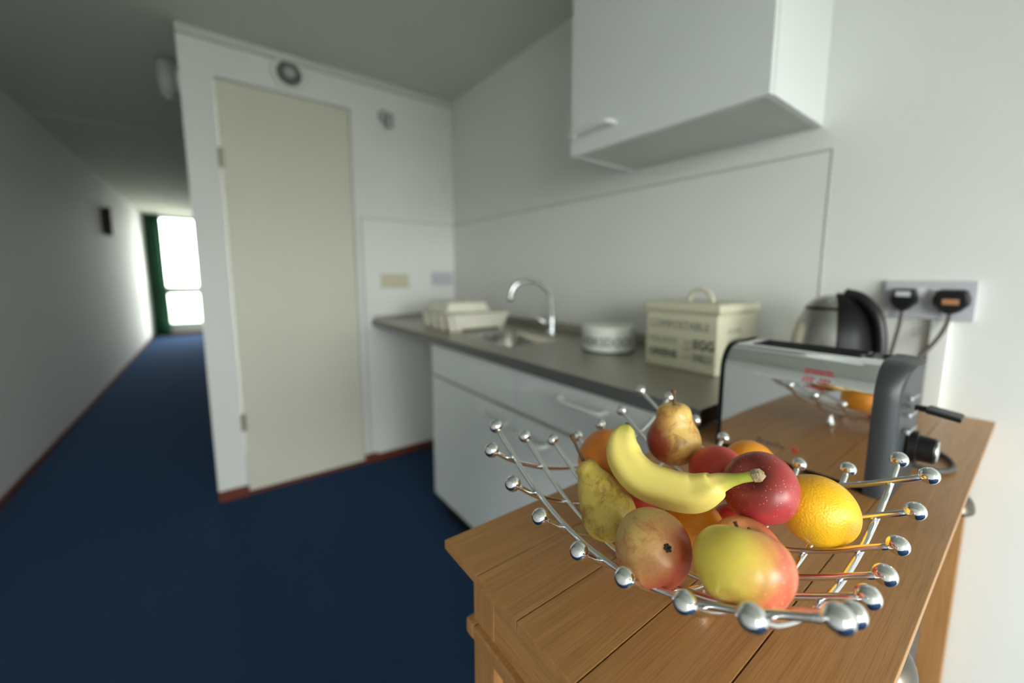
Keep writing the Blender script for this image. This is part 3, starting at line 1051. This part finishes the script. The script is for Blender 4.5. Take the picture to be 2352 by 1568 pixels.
# ================================================================== OAK CONSOLE TABLE
tb = empty('console_table', (-0.56, 0.22, 0.0))
tag(tb, 'honey oak console table with plank top and pewter cup pulls', 'table')
TX0, TX1 = -1.1248, -0.0005
ys = [0.0427, 0.1191, 0.1917, 0.2648, 0.3345, 0.4068]
TT = 0.011
for a, b in zip(ys, ys[1:]):
    bm = bmesh.new()
    g = 0.0005
    box(bm, TX0, TX1, a + (0 if a == ys[0] else g), b - (0 if b == ys[-1] else g), HT - TT, HT, 0.0008, 2)
    # object origin in the plank so each plank carries its own grain
    cx, cy = (TX0 + TX1) / 2, (a + b) / 2
    bm.transform(Matrix.Translation((-cx, -cy, -HT)))
    o = obj('plank', bm, 'oak_x', None, (cx, cy, HT), angle=0.6)
    rel(o, tb)
AX0, AX1, AY0, AY1 = -1.100, -0.012, 0.064, 0.384     # outer faces of legs / apron
LW = 0.044
ZA = 0.752        # underside of apron
for lx in (AX0, AX1 - LW):
    for ly in (AY0, AY1 - LW):
        rel(boxo('leg', (lx, lx + LW, ly, ly + LW, 0.0, HT - TT - 0.0005), 'oak_z', bev=0.002), tb)
rel(boxo('apron_back', (AX0 + LW, AX1 - LW, AY1 - 0.022, AY1 - 0.004, ZA, HT - TT - 0.0005), 'oak_x'), tb)
for nm, x0 in (('apron_side', AX0 + 0.0008), ('apron_side', AX1 - 0.021)):
    rel(boxo(nm, (x0, x0 + 0.018, AY0 + LW, AY1 - LW, ZA, HT - TT - 0.0005), 'oak_y'), tb)
rel(boxo('drawer_rail', (AX0 + LW, AX1 - LW, AY0 + 0.006, AY0 + 0.022, HT - TT - 0.012, HT - TT - 0.0005), 'oak_x'), tb)
bm = bmesh.new()
zz0, zz1 = ZA - 0.016, ZA + 0.004
e_ = 0.007
box(bm, AX0 - e_, AX1 + e_, AY0 - e_, AY0 + 0.010, zz0, zz1, 0.003)
box(bm, AX0 - e_, AX1 + e_, AY1 - 0.010, AY1 + e_, zz0, zz1, 0.003)
box(bm, AX0 - e_, AX0 + 0.010, AY0 + 0.010, AY1 - 0.010, zz0, zz1, 0.003)
box(bm, AX1 - 0.010, AX1 + e_, AY0 + 0.010, AY1 - 0.010, zz0, zz1, 0.003)
rel(obj('moulding', bm, 'oak_x', angle=0.6), tb)
rel(boxo('side_panel', (AX0 + 0.012, AX0 + 0.022, AY0 + LW, AY1 - LW, 0.10, zz0), 'oak_z'), tb)
rel(boxo('side_rail', (AX0 + 0.006, AX0 + 0.024, AY0 + LW, AY1 - LW, 0.06, 0.10), 'oak_y', bev=0.002), tb)
mid = (AX0 + AX1) / 2
for x0, x1, kx in ((AX0 + LW + 0.004, mid - 0.003, -0.815), (mid + 0.003, AX1 - LW - 0.004, -0.335)):
    dr = rel(boxo('drawer', (x0, x1, AY0 + 0.002, AY0 + 0.020, ZA + 0.006, HT - TT - 0.014), 'oak_x', bev=0.002), tb)
    # half-dome cup pull
    bm = bmesh.new()
    nu, nv = 20, 10
    RW, RD, RH = 0.040, 0.027, 0.030
    rows = []
    for j in range(nv + 1):
        th = (PI / 2) * j / nv
        rows.append([bm.verts.new((kx - RW * math.cos(PI * i / nu) * math.cos(th * 0.999), AY0 + 0.0015 - RD * math.sin(PI * i / nu) * math.cos(th * 0.999), 0.772 + RH * math.sin(th))) for i in range(nu + 1)])
    for A, B in zip(rows, rows[1:]):
        for i in range(nu):
            bm.faces.new((A[i], A[i + 1], B[i + 1], B[i]))
    bmesh.ops.remove_doubles(bm, verts=bm.verts[:], dist=1e-5)
    bmesh.ops.solidify(bm, geom=bm.faces[:], thickness=0.0025)
    cp = obj('cup_pull', bm, 'pewter', smooth=True)
    cp.parent = dr

# ================================================================== TOASTER
TXC = -0.522
to = empty('toaster', (TXC, 0.225, HT))
tag(to, 'polished chrome two-slot toaster with charcoal end caps', 'toaster')
hw, hh, cr_ = 0.080, 0.190, 0.046
zb = 0.010
def arch(hw, z0, z1, r, n=8):
    """open arch profile (x,z) from bottom -x, over the top, to bottom +x, with flat-top stations for the slots"""
    p = [(-hw, z0), (-hw, z0 + (z1 - z0) * 0.4)]
    for k in range(n + 1):
        a = PI - (PI / 2) * k / n
        p.append((-hw + r + r * math.cos(a), z1 - r + r * math.sin(a)))
    tops = [-0.030, -0.008, 0.008, 0.030]
    p += [(x, z1) for x in tops]
    for k in range(n + 1):
        a = PI / 2 - (PI / 2) * k / n
        p.append((hw - r + r * math.cos(a), z1 - r + r * math.sin(a)))
    p += [(hw, z0 + (z1 - z0) * 0.4), (hw, z0)]
    return p
prof = arch(hw, zb, hh, cr_)
Y0, Y1, S0, S1 = 0.134 - 0.225, 0.344 - 0.225, 0.166 - 0.225, 0.314 - 0.225
bm = bmesh.new()
cols = [[bm.verts.new((x, y, z)) for x, z in prof] for y in (Y0, S0, S1, Y1)]
for ci, (A, B) in enumerate(zip(cols, cols[1:])):
    for k in range(len(prof) - 1):
        if ci == 1 and prof[k][1] == hh and prof[k + 1][1] == hh and ((abs(prof[k][0] + 0.030) < 1e-6) or (abs(prof[k][0] - 0.008) < 1e-6)):
            continue
        bm.faces.new((A[k], A[k + 1], B[k + 1], B[k]))
obj('chrome_shell', bm, 'chrome', to, angle=0.5)
for x0, x1 in ((-0.030, -0.008), (0.008, 0.030)):
    bm = bmesh.new()
    v0 = [bm.verts.new(p) for p in ((x0, S0, hh), (x1, S0, hh), (x1, S1, hh), (x0, S1, hh))]
    v1 = [bm.verts.new(p) for p in ((x0, S0, 0.06), (x1, S0, 0.06), (x1, S1, 0.06), (x0, S1, 0.06))]
    for k in range(4):
        bm.faces.new((v0[k], v0[(k + 1) % 4], v1[(k + 1) % 4], v1[k]))
    bm.faces.new(v1)
    obj('bread_slot', bm, 'black_matt', to)
    bm = bmesh.new()
    w_ = 0.003
    for b in ((x0 - w_, x0 + 0.0005, S0 - w_, S1 + w_), (x1 - 0.0005, x1 + w_, S0 - w_, S1 + w_), (x0, x1, S0 - w_, S0 + 0.0005), (x0, x1, S1 - 0.0005, S1 + w_)):
        box(bm, *b, hh - 0.001, hh + 0.0015, 0.0004)
    obj('slot_frame', bm, 'black', to)

def end_cap(y_in, y_out, grow, bulge):
    """rounded plastic end: offset arch, bulged in plan"""
    bm = bmesh.new()
    rings = []
    ns = 9
    for j in range(ns + 1):
        s = j / ns
        k = math.sqrt(max(0.0, 1 - s ** 3 * 0.9))       # shrink towards the outside
        ring = []
        for x, z in arch(hw + grow, 0.001, hh + grow, cr_ + grow):
            xx = x * (0.80 + 0.20 * k)
            zz = 0.001 + (z - 0.001) * (0.955 + 0.045 * k)
            yy = y_in + (y_out - y_in) * (s * (1 - bulge * (xx / (hw + grow)) ** 2) )
            ring.append(bm.verts.new((xx, yy, zz)))
        rings.append(ring)
    for A, B in zip(rings, rings[1:]):
        for i in range(len(A)):
            bm.faces.new((A[i], A[(i + 1) % len(A)], B[(i + 1) % len(A)], B[i]))
    # outer face : strips between mirrored profile points
    last = rings[-1]
    n_ = len(last)
    for i in range(n_ // 2 - 1):
        bm.faces.new((last[i], last[i + 1], last[n_ - 2 - i], last[n_ - 1 - i]))
    return bm
obj('end_cap', end_cap(Y0 + 0.001, 0.099 - 0.225, 0.0025, 0.30), 'charcoal', to, angle=0.9)
obj('end_cap', end_cap(Y1 - 0.001, 0.358 - 0.225, 0.0025, 0.35), 'black', to, angle=0.9)
bm = bmesh.new()
box(bm, -hw + 0.004, hw - 0.004, Y0 + 0.002, Y1 - 0.002, 0.0006, zb + 0.003)
obj('base', bm, 'black', to)
# lever, dial, print on the near end
ye_ = 0.099 - 0.225
bm = bmesh.new()
box(bm, -0.004, 0.004, ye_ - 0.012, ye_ + 0.004, 0.118, 0.126, 0.001)
vv = len(bm.verts)
box(bm, -0.017, 0.017, ye_ - 0.045, ye_ - 0.008, 0.119, 0.126, 0.003)
for v in bm.verts:
    if v.co.y < ye_ - 0.03:
        v.co.z -= 0.004
obj('lever', bm, 'black', to, angle=0.6)
bm = bmesh.new()
lathe(bm, [(0.0, 0.0), (0.025, 0.0), (0.024, 0.008), (0.0195, 0.009), (0.0185, 0.026), (0.0165, 0.028), (0.0, 0.028)], 32)
bm.transform(Matrix.Translation((0.004, ye_ + 0.004, 0.062)) @ Matrix.Rotation(PI / 2, 4, 'X'))
dial = obj('browning_dial', bm, 'black', to, angle=0.6)
bm = bmesh.new()
lathe(bm, [(0.0, 0.0275), (0.0155, 0.0275), (0.014, 0.0295), (0.0, 0.0305)], 32)
bm.transform(Matrix.Translation((0.004, ye_ + 0.004, 0.062)) @ Matrix.Rotation(PI / 2, 4, 'X'))
obj('dial_face', bm, 'rod', dial, smooth=True)
for k, wtxt in enumerate(('CANCEL', 'REHEAT', 'DEFROST')):
    z = 0.140 - k * 0.024
    text_mesh('lettering', wtxt, 0.0078, 'ink_white', to, (-0.036, ye_ + 0.0012, z), (PI / 2, 0, -0.075))
    bm = bmesh.new()
    tube(bm, [(-0.043, ye_ + 0.006, z + 0.0025), (-0.043, ye_ + 0.0005, z + 0.0025)], 0.0034, 12)
    obj('button', bm, 'ink_white', to, smooth=True)
# print and sticker on the chrome side
xs_ = -hw - 0.0004
text_mesh('lettering', 'Breville', 0.014, 'ink', to, (xs_, 0.280 - 0.225, 0.030), (PI / 2, 0, -PI / 2))
bm = bmesh.new()
lathe(bm, [(0, 0), (0.0045, 0), (0.0045, 0.0004), (0, 0.0004)], 20)
bm.transform(Matrix.Translation((xs_ + 0.0004, 0.2235 - 0.225, 0.034)) @ Matrix.Rotation(-PI / 2, 4, 'Y'))
obj('red_dot', bm, 'red_dot', to)
bm = bmesh.new()
def strip(y0, y1, z0, z1, bm=bm, off=0.0003):
    """print on the rounded shoulder of the shell"""
    def pt(y, z):
        if z > hh - cr_:
            dz = z - (hh - cr_)
            x = -hw + cr_ - math.sqrt(max(0, (cr_ + off) ** 2 - dz * dz))
        else:
            x = -hw - off
        return (x, y - 0.225, z)
    nz_ = max(1, int((z1 - z0) / 0.003))
    prev = None
    for k in range(nz_ + 1):
        z = z0 + (z1 - z0) * k / nz_
        cur_ = [bm.verts.new(pt(y0, z)), bm.verts.new(pt(y1, z))]
        if prev:
            bm.faces.new((prev[0], prev[1], cur_[1], cur_[0]))
        prev = cur_
rnd = random.Random(3)
for z0, z1, segs in ((0.1660, 0.1685, [(0.185, 0.222)]), (0.1615, 0.1645, [(0.183, 0.222)]), (0.1535, 0.1565, [(0.186, 0.200), (0.206, 0.222)]), (0.1490, 0.1520, [(0.188, 0.203), (0.208, 0.223)]), (0.1400, 0.1425, [(0.192, 0.222)])):
    for a, b in segs:
        y = a
        while y < b - 0.002:
            w_ = rnd.uniform(0.002, 0.005)
            strip(y, min(b, y + w_), z0, z1, bm)
            y += w_ + 0.0009
stk = obj('sticker_print', bm, 'ink_red', to)

# ================================================================== KETTLE
KC = (-0.175, 0.304)
kt = empty('kettle', (KC[0], KC[1], HT))
tag(kt, 'domed brushed steel kettle with black handle behind the toaster', 'kettle')
kp = [(0.0, 0.020), (0.074, 0.020), (0.079, 0.026), (0.0805, 0.06), (0.080, 0.13), (0.076, 0.175), (0.069, 0.205), (0.058, 0.230), (0.053, 0.238)]
bm = bmesh.new()
lathe(bm, kp, 48)
obj('steel_body', bm, 'kettle', kt, angle=0.7)
bm = bmesh.new()
lathe(bm, [(0.0535, 0.2365), (0.0525, 0.242), (0.046, 0.252), (0.034, 0.262), (0.018, 0.2675), (0.0, 0.269)], 40)
obj('lid', bm, 'kettle', kt, smooth=True)
bm = bmesh.new()
lathe(bm, [(0.0545, 0.234), (0.0560, 0.236), (0.0545, 0.241), (0.0515, 0.242)], 40)
obj('lid_seam', bm, 'black', kt, smooth=True)
bm = bmesh.new()
lathe(bm, [(0.0, 0.0), (0.080, 0.0), (0.083, 0.006), (0.080, 0.018), (0.0, 0.020)], 40)
obj('power_base', bm, 'black', kt, angle=0.7)
# black back shell + handle on the side turned towards the socket (-y)
bm = bmesh.new()
ka0, ka1 = PI + 0.40, 2 * PI - 0.1
lathe(bm, [(r + 0.005, z) for r, z in kp[1:]] + [(0.050, 0.248), (0.038, 0.2635), (0.018, 0.272), (0.004, 0.273)], 20, ka0, ka1)
bmesh.ops.solidify(bm, geom=bm.faces[:], thickness=0.004)
obj('back_shell', bm, 'black', kt, angle=0.8)
bm = bmesh.new()
da = -PI / 2 - 0.05
hx, hy = math.cos(da), math.sin(da)
hp = spline([(hx * 0.020, hy * 0.020, 0.272), (hx * 0.050, hy * 0.050, 0.262), (hx * 0.076, hy * 0.076, 0.232), (hx * 0.088, hy * 0.088, 0.190), (hx * 0.092, hy * 0.092, 0.140), (hx * 0.091, hy * 0.091, 0.085), (hx * 0.086, hy * 0.086, 0.035)], 8)
tube(bm, hp, 0.0125, 14)
obj('handle', bm, 'black', kt, smooth=True)

def plug(parent, yc, zc, label_mat, w=0.048, hgt=0.052, lz=0.008):
    bm = bmesh.new()
    # shield outline in (y,z), extruded along -x
    prof = [(-0.50, 0.12), (-0.40, 0.46), (-0.30, 0.5), (0.30, 0.5), (0.40, 0.46), (0.50, 0.12), (0.48, -0.12), (0.26, -0.40), (0.10, -0.5), (-0.10, -0.5), (-0.26, -0.40), (-0.48, -0.12)]
    a = [bm.verts.new((-0.0165, yc + u * w, zc + v * hgt)) for u, v in prof]
    b = [bm.verts.new((-0.040, yc + u * w * 0.98, zc + v * hgt * 0.98)) for u, v in prof]
    c = [bm.verts.new((-0.046, yc + u * w * 0.82, zc + v * hgt * 0.82)) for u, v in prof]
    for A, B in ((a, b), (b, c)):
        for k in range(len(A)):
            bm.faces.new((A[k], A[(k + 1) % len(A)], B[(k + 1) % len(A)], B[k]))
    bm.faces.new(a[::-1]); bm.faces.new(c)
    obj('plug', bm, 'black', parent, angle=0.5)
    boxo('plug_label', (-0.0475, -0.0455, yc - 0.013, yc + 0.013, zc + lz - 0.006, zc + lz + 0.006), label_mat, parent, bev=0.0006)


bm = bmesh.new()
tube(bm, spline([(-0.034, 0.2085, 1.088), (-0.036, 0.209, 1.06), (-0.040, 0.213, 1.02), (-0.046, 0.219, 0.97), (-0.055, 0.224, 0.92), (-0.066, 0.23, 0.880), (-0.092, 0.262, HT + 0.008)], 8), 0.0042, 10)
kcord = rel(obj('power_cord', bm, 'cord', smooth=True), kt)
plug(kcord, 0.2085, 1.111, 'plug_label', lz=0.014)
bm = bmesh.new()
tube(bm, spline([(-0.034, 0.130, 1.086), (-0.037, 0.131, 1.065), (-0.048, 0.139, 1.035), (-0.075, 0.152, 1.005), (-0.115, 0.168, 0.975), (-0.17, 0.180, 0.93), (-0.22, 0.172, 0.885),
                 (-0.265, 0.145, HT + 0.0058), (-0.315, 0.105, HT + 0.0048), (-0.355, 0.076, HT + 0.0048), (-0.398, 0.066, HT + 0.0048), (-0.432, 0.080, HT + 0.0048), (-0.436, 0.115, HT + 0.007),
                 (-0.434, 0.160, HT + 0.012)], 8), 0.0042, 10)
tcord = rel(obj('power_cord', bm, 'cord', smooth=True), to)
plug(tcord, 0.130, 1.110, 'copper', 0.058, 0.054, 0.0)

# ================================================================== WIRE FRUIT BASKET
BKX, BKY = -0.9398, 0.2111
LN = [(-0.1638, -0.1308, 0.1274), (-0.1601, -0.0907, 0.1063), (-0.1601, -0.0444, 0.0936), (-0.1612, 0.0005, 0.0887), (-0.1629, 0.0474, 0.0955), (-0.1623, 0.0899, 0.1088), (-0.1601, 0.1302, 0.1281)]
FL = [(-0.1343, 0.1607, 0.139), (-0.0917, 0.1617, 0.1161), (-0.0469, 0.1608, 0.1006), (-0.002, 0.1606, 0.0949), (0.0443, 0.1607, 0.1002), (0.0895, 0.1605, 0.1115), (0.1353, 0.1612, 0.1341)]
NR = [(-0.1345, -0.1607, 0.1327), (-0.0914, -0.1583, 0.1094), (-0.0464, -0.1571, 0.0964), (-0.0014, -0.1577, 0.0909), (0.0438, -0.1568, 0.0945), (0.0902, -0.1589, 0.108), (0.1351, -0.16, 0.1268)]
RF = [(0.1619, -0.1344, 0.1252), (0.1619, -0.0946, 0.099), (0.1623, -0.0484, 0.0865), (0.1615, -0.0006, 0.0829), (0.1625, 0.0431, 0.0895), (0.1628, 0.0853, 0.1019), (0.1632, 0.1295, 0.1256)]
def bowl(u, v):
    return 0.0226 + 2.444 * u * u + 2.862 * v * v - 1.09 * (u ** 4 + v ** 4) - 16.8 * u * u * v * v - 0.0173 * u + 0.0147 * v
bk = empty('fruit_basket', (BKX, BKY, HT))
tag(bk, 'square chrome wire fruit basket with ball-tipped rods on the oak table', 'basket')
RR, BR = 0.0027, 0.0078
ball_me = None
for A, B, off, cross in list((a, b, -RR, 0) for a, b in zip(LN, RF)) + list((a, b, RR, 1) for a, b in zip(FL, NR)):
    ra, rb = A[2] - bowl(A[0], A[1]), B[2] - bowl(B[0], B[1])
    pts = []
    for k in range(33):
        s = k / 32
        u = A[0] + (B[0] - A[0]) * s
        v = A[1] + (B[1] - A[1]) * s
        w_ = 2 * s - 1
        edge = abs(u) if cross == 0 else abs(v)
        tap_ = 1.0 if edge < 0.135 else max(0.0, 1 - (edge - 0.135) / 0.022)
        z = bowl(u, v) + (ra if s < 0.5 else rb) * w_ * w_ + off * tap_
        pts.append((u, v, z))
    bm = bmesh.new()
    tube(bm, pts, RR, 12)
    rod = obj('rod', bm, 'rod', bk, smooth=True)
    for P_ in (A, B):
        if ball_me is None:
            bm = bmesh.new()
            sphere(bm, (0, 0, 0), BR, 32, 20)
            bo = obj('ball_tip', bm, 'chrome', rod, P_, smooth=True)
            ball_me = bo.data
        else:
            bo = bpy.data.objects.new('ball_tip', ball_me)
            bo.location = P_
            link(bo, rod)
for u, v in ((-0.0452, -0.0443), (0.0452, -0.0443), (-0.0452, 0.0443), (0.0452, 0.0443)):
    bm = bmesh.new()
    zt = bowl(u, v) - 2 * RR
    lathe(bm, [(0, 0.0), (0.005, 0.0), (0.0072, 0.004), (0.0068, 0.009), (0.0035, 0.013), (0.003, zt), (0, zt)], 16, cx=u, cy=v)
    obj('foot', bm, 'rod', bk, angle=0.7)

# ================================================================== FRUIT
def wobble(bm, amp, freq, seed):
    for v in bm.verts:
        n_ = noise.noise(v.co * freq + Vector((seed, seed * 1.7, -seed)))
        v.co += v.co.normalized() * n_ * amp


def place(o, c, axis, spin=0.0):
    q = Vector(axis).normalized().to_track_quat('Z', 'Y')
    o.location = c
    o.rotation_mode = 'QUATERNION'
    o.rotation_quaternion = q @ Matrix.Rotation(spin, 3, 'Z').to_quaternion()


def blob_obj(name, prof, mat, seed, amp, seg=48):
    bm = bmesh.new()
    lathe(bm, prof, seg)
    wobble(bm, amp, 28, seed)
    return obj(name, bm, mat, smooth=True)


def apple(label, mat, c, R, hgt, axis, seed, stem=True, group='apples in the wire basket', spin=0.0):
    prof = []
    N = 34
    for k in range(N + 1):
        ph = PI * k / N
        s, cs = math.sin(ph), math.cos(ph)
        r = R * s * (1.0 + 0.07 * cs)
        z = hgt * cs
        z -= (hgt * 0.34) * math.exp(-(r / (0.30 * R)) ** 2) if cs > 0 else 0
        z += (hgt * 0.20) * math.exp(-(r / (0.22 * R)) ** 2) if cs < 0 else 0
        prof.append((r, z))
    o = blob_obj('apple', prof, mat, seed, R * 0.045)
    tag(o, label, 'apple', group)
    place(o, c, axis, spin)
    if stem:
        bm = bmesh.new()
        tube(bm, spline([(0, 0, hgt * 0.60), (0.0008, 0, hgt * 0.80), (0.003, 0.001, hgt * 1.0)], 4), [0.0012] * 8 + [0.0016], 8)
        obj('stem', bm, 'stem', o, smooth=True)
    bm = bmesh.new()
    for k in range(5):
        a = 2 * PI * k / 5
        tube(bm, [(0.0012 * math.cos(a), 0.0012 * math.sin(a), -hgt * 0.80), (0.0030 * math.cos(a), 0.0030 * math.sin(a), -hgt * 0.87), (0.0020 * math.cos(a + 0.5), 0.0020 * math.sin(a + 0.5), -hgt * 0.92)], [0.0010, 0.0009, 0.0003], 6)
    obj('calyx', bm, 'calyx', o, smooth=True)
    return o


def pear(label, mat, c, R, length, axis, seed, stem_pts, spin=0.0, neck=0.42, group='pears in the wire basket'):
    """origin at centre of the belly, +Z to the stem"""
    top = length - R
    ctrl = [(0.0, -R * 0.84), (R * 0.16, -R * 0.90), (R * 0.5, -R * 0.82), (R * 0.86, -R * 0.48), (R, 0.0), (R * 0.92, R * 0.40), (R * 0.70, top * 0.55), (R * neck * 1.15, top * 0.76), (R * neck, top * 0.90), (R * neck * 0.62, top * 0.985), (R * 0.12, top * 0.985), (0.0, top * 0.95)]
    prof = [(max(0.0, p.x), p.y) for p in spline([(a, b, 0) for a, b in ctrl], 5)]
    prof[0] = (0.0, prof[0][1]); prof[-1] = (0.0, prof[-1][1])
    o = blob_obj('pear', prof, mat, seed, R * 0.05)
    tag(o, label, 'pear', group)
    place(o, c, axis, spin)
    bm = bmesh.new()
    sp_ = spline([Vector(p) + Vector((0, 0, top * 0.93)) for p in stem_pts], 5)
    tube(bm, sp_, [0.0019 - 0.0006 * k / len(sp_) if k < len(sp_) - 4 else 0.0016 + 0.0004 * (k - len(sp_) + 5) for k in range(len(sp_))], 10)
    obj('stem', bm, 'stem', o, smooth=True)
    bm = bmesh.new()
    for k in range(6):
        a = 2 * PI * k / 6
        tube(bm, [(0.0010 * math.cos(a), 0.0010 * math.sin(a), -R * 0.80), (0.0024 * math.cos(a) * (1 + 0.4 * math.sin(k * 2.1)), 0.0024 * math.sin(a), -R * 0.89), (0.0010 * math.cos(a + 0.8), 0.0012 * math.sin(a + 0.8), -R * 0.925)], [0.0014, 0.0013, 0.0005], 6)
    obj('calyx', bm, 'calyx', o, smooth=True)
    return o


def orange(label, mat, c, R, axis, seed, long=1.0, group='oranges in the wire basket'):
    prof = []
    N = 32
    for k in range(N + 1):
        ph = PI * k / N
        r = R * math.sin(ph)
        z = R * long * math.cos(ph)
        if math.cos(ph) > 0:
            z += R * 0.07 * (long - 0.9) * 6 * math.exp(-(r / (0.28 * R)) ** 2) - R * 0.05 * math.exp(-(r / (0.10 * R)) ** 2)
        else:
            z += R * 0.05 * math.exp(-(r / (0.16 * R)) ** 2)
        prof.append((r, z))
    o = blob_obj('orange', prof, mat, seed, R * 0.03)
    tag(o, label, 'orange', group)
    place(o, c, axis)
    bm = bmesh.new()
    lathe(bm, [(0, -R * long * 0.965), (0.0022, -R * long * 0.965), (0.0026, -R * long * 0.985), (0, -R * long * 0.995)], 10)
    obj('stem_button', bm, 'stem', o, smooth=True)
    return o


apple('yellow apple with red blush at the front of the basket', 'apple_yellow', (-1.0436, 0.1107, 0.9636), 0.0322, 0.0285, AX_YELLOW, 2.1)
pear('blushed russet pear lying with its calyx end outward', 'pear_blush', (-1.0565, 0.1732, 0.9481), 0.0300, 0.082, AX_BLUSH, 5.3,
     [(0, 0, -0.004), (0, 0, 0.004), (0.001, 0, 0.012)])
orange('bright yellow-orange orange resting under the speckled red apple', 'orange_bright', (-0.8808, 0.1140, 0.9440), 0.0320, (0.75, -0.60, -0.28), 1.4, 1.08)
pear('yellow pear leaning with its long stem over the basket edge', 'pear_yellow', (-1.0251, 0.2453, 0.9300), 0.0275, 0.082, (0.05, 0.70, 0.72), 8.2,
     [(0, 0, -0.004), (0.000, 0.000, 0.008), (0.0006, 0.001, 0.021), (0.001, 0.0025, 0.034)])
orange('deep orange between leaning yellow pear and banana tip', 'orange_deep', (-0.9735, 0.2890, 0.9510), 0.0365, (0.2, 0.5, 0.8), 3.3)
apple('dark red speckled apple beside the banana stem', 'apple_red', (-0.9313, 0.1458, 0.9684), 0.0328, 0.0290, AX_RED, 4.4)
apple('russet red apple wedged behind the yellow apple', 'apple_russet', (-0.9765, 0.1365, 0.9314), 0.0275, 0.0255, AX_RUSSET, 6.6)
orange('orange half hidden underneath the banana', 'orange', (-0.9560, 0.1945, 0.9140), 0.0295, (0.1, 0.2, 1), 9.1)
apple('plain red apple behind the speckled one beside the upright pear', 'apple_plain', (-0.9024, 0.1997, 0.9533), 0.0290, 0.0275, (0.5, 0.6, 0.6), 7.7)
orange('orange nearest to the toaster behind the red apples', 'orange', (-0.8330, 0.1955, 0.9400), 0.0305, (0.3, 0.3, 0.9), 2.9)
pear('golden red pear standing upright on top of the pile', 'pear_gold', (-0.8975, 0.2563, 0.9689), 0.0305, 0.076, AX_GOLD, 3.9,
     [(0, 0, -0.006), (-0.0005, 0, 0.004), (-0.0015, 0.0, 0.012), (-0.003, -0.001, 0.019)], neck=0.56)
apple('red apple buried beneath the banana and both front pears', 'apple_plain', (-0.9870, 0.2360, 0.9180), 0.0230, 0.0215, (0.2, 0.1, 1), 11.0, stem=False)

apple('red apple in the gap between the hidden orange and speckled apple', 'apple_plain', (-0.9020, 0.1780, 0.9030), 0.0225, 0.0210, (0.2, 0.1, 1), 12.0, stem=False)

# banana : tip, body, stem along one curve
bpts = [(-0.9906, 0.2545, 1.0061), (-1.0024, 0.2490, 0.9945), (-1.0080, 0.2386, 0.9815), (-1.0069, 0.2209, 0.9717), (-0.9997, 0.1996, 0.9685), (-0.9898, 0.1794, 0.9698),
        (-0.9839, 0.1649, 0.9796), (-0.9814, 0.1588, 0.9855), (-0.9786, 0.1441, 0.9944), (-0.9736, 0.1334, 0.9996)]
brad = [0.0085, 0.0158, 0.0176, 0.0180, 0.0178, 0.0170, 0.0128, 0.0080, 0.0042, 0.0044]
borg = Vector((-0.995, 0.19, 0.975))
path = spline([Vector(p) - borg for p in bpts], 8)
rr_ = [p.x for p in spline([(r, 0, 0) for r in brad], 8)]
first = path[0] + (path[0] - path[1]).normalized() * 0.004
path = [first] + path
rr_ = [0.0035] + rr_
bm = bmesh.new()
lay = bm.verts.layers.float.new('along')
rings = []
prev = None
SEG = 40
for i, p in enumerate(path):
    tg = (path[min(i + 1, len(path) - 1)] - path[max(i - 1, 0)]).normalized()
    a = Vector((0, 0, 1)).cross(tg) if prev is None else prev
    a = (a - tg * a.dot(tg)).normalized()
    prev = a
    b = tg.cross(a)
    ring = []
    for k in range(SEG):
        an = 2 * PI * k / SEG
        m5 = 1.0 + 0.055 * math.cos(5 * (an + 0.35)) * (1 if rr_[i] > 0.006 else 0.3)
        v = bm.verts.new(p + (a * math.cos(an) + b * math.sin(an)) * rr_[i] * m5)
        v[lay] = i / (len(path) - 1)
        ring.append(v)
    rings.append(ring)
for A, B in zip(rings, rings[1:]):
    for k in range(SEG):
        bm.faces.new((A[k], A[(k + 1) % SEG], B[(k + 1) % SEG], B[k]))
bm.faces.new(rings[0][::-1])
bm.faces.new(rings[-1])
ban = obj('banana', bm, 'banana', None, borg, smooth=True)
tag(ban, 'single yellow banana lying across the top of the fruit', 'banana')
bm = bmesh.new()
e0, e1 = path[-2], path[-1]
dv = (e1 - e0).normalized()
tube(bm, [e1 - dv * 0.003, e1 + dv * 0.0005, e1 + dv * 0.003, e1 + dv * 0.006], [0.0047, 0.0056, 0.0050, 0.0020], 9)
for v in bm.verts:
    v.co += Vector((random.uniform(-1, 1), random.uniform(-1, 1), random.uniform(-1, 1))) * 0.0007
obj('dried_stem_end', bm, 'banana_tip', ban)
bm = bmesh.new()
tube(bm, [path[0] + (path[1] - path[0]) * 0.3, path[0] - (path[1] - path[0]).normalized() * 0.0025], [0.0034, 0.0022], 8)
obj('blossom_end', bm, 'stem', ban, smooth=True)
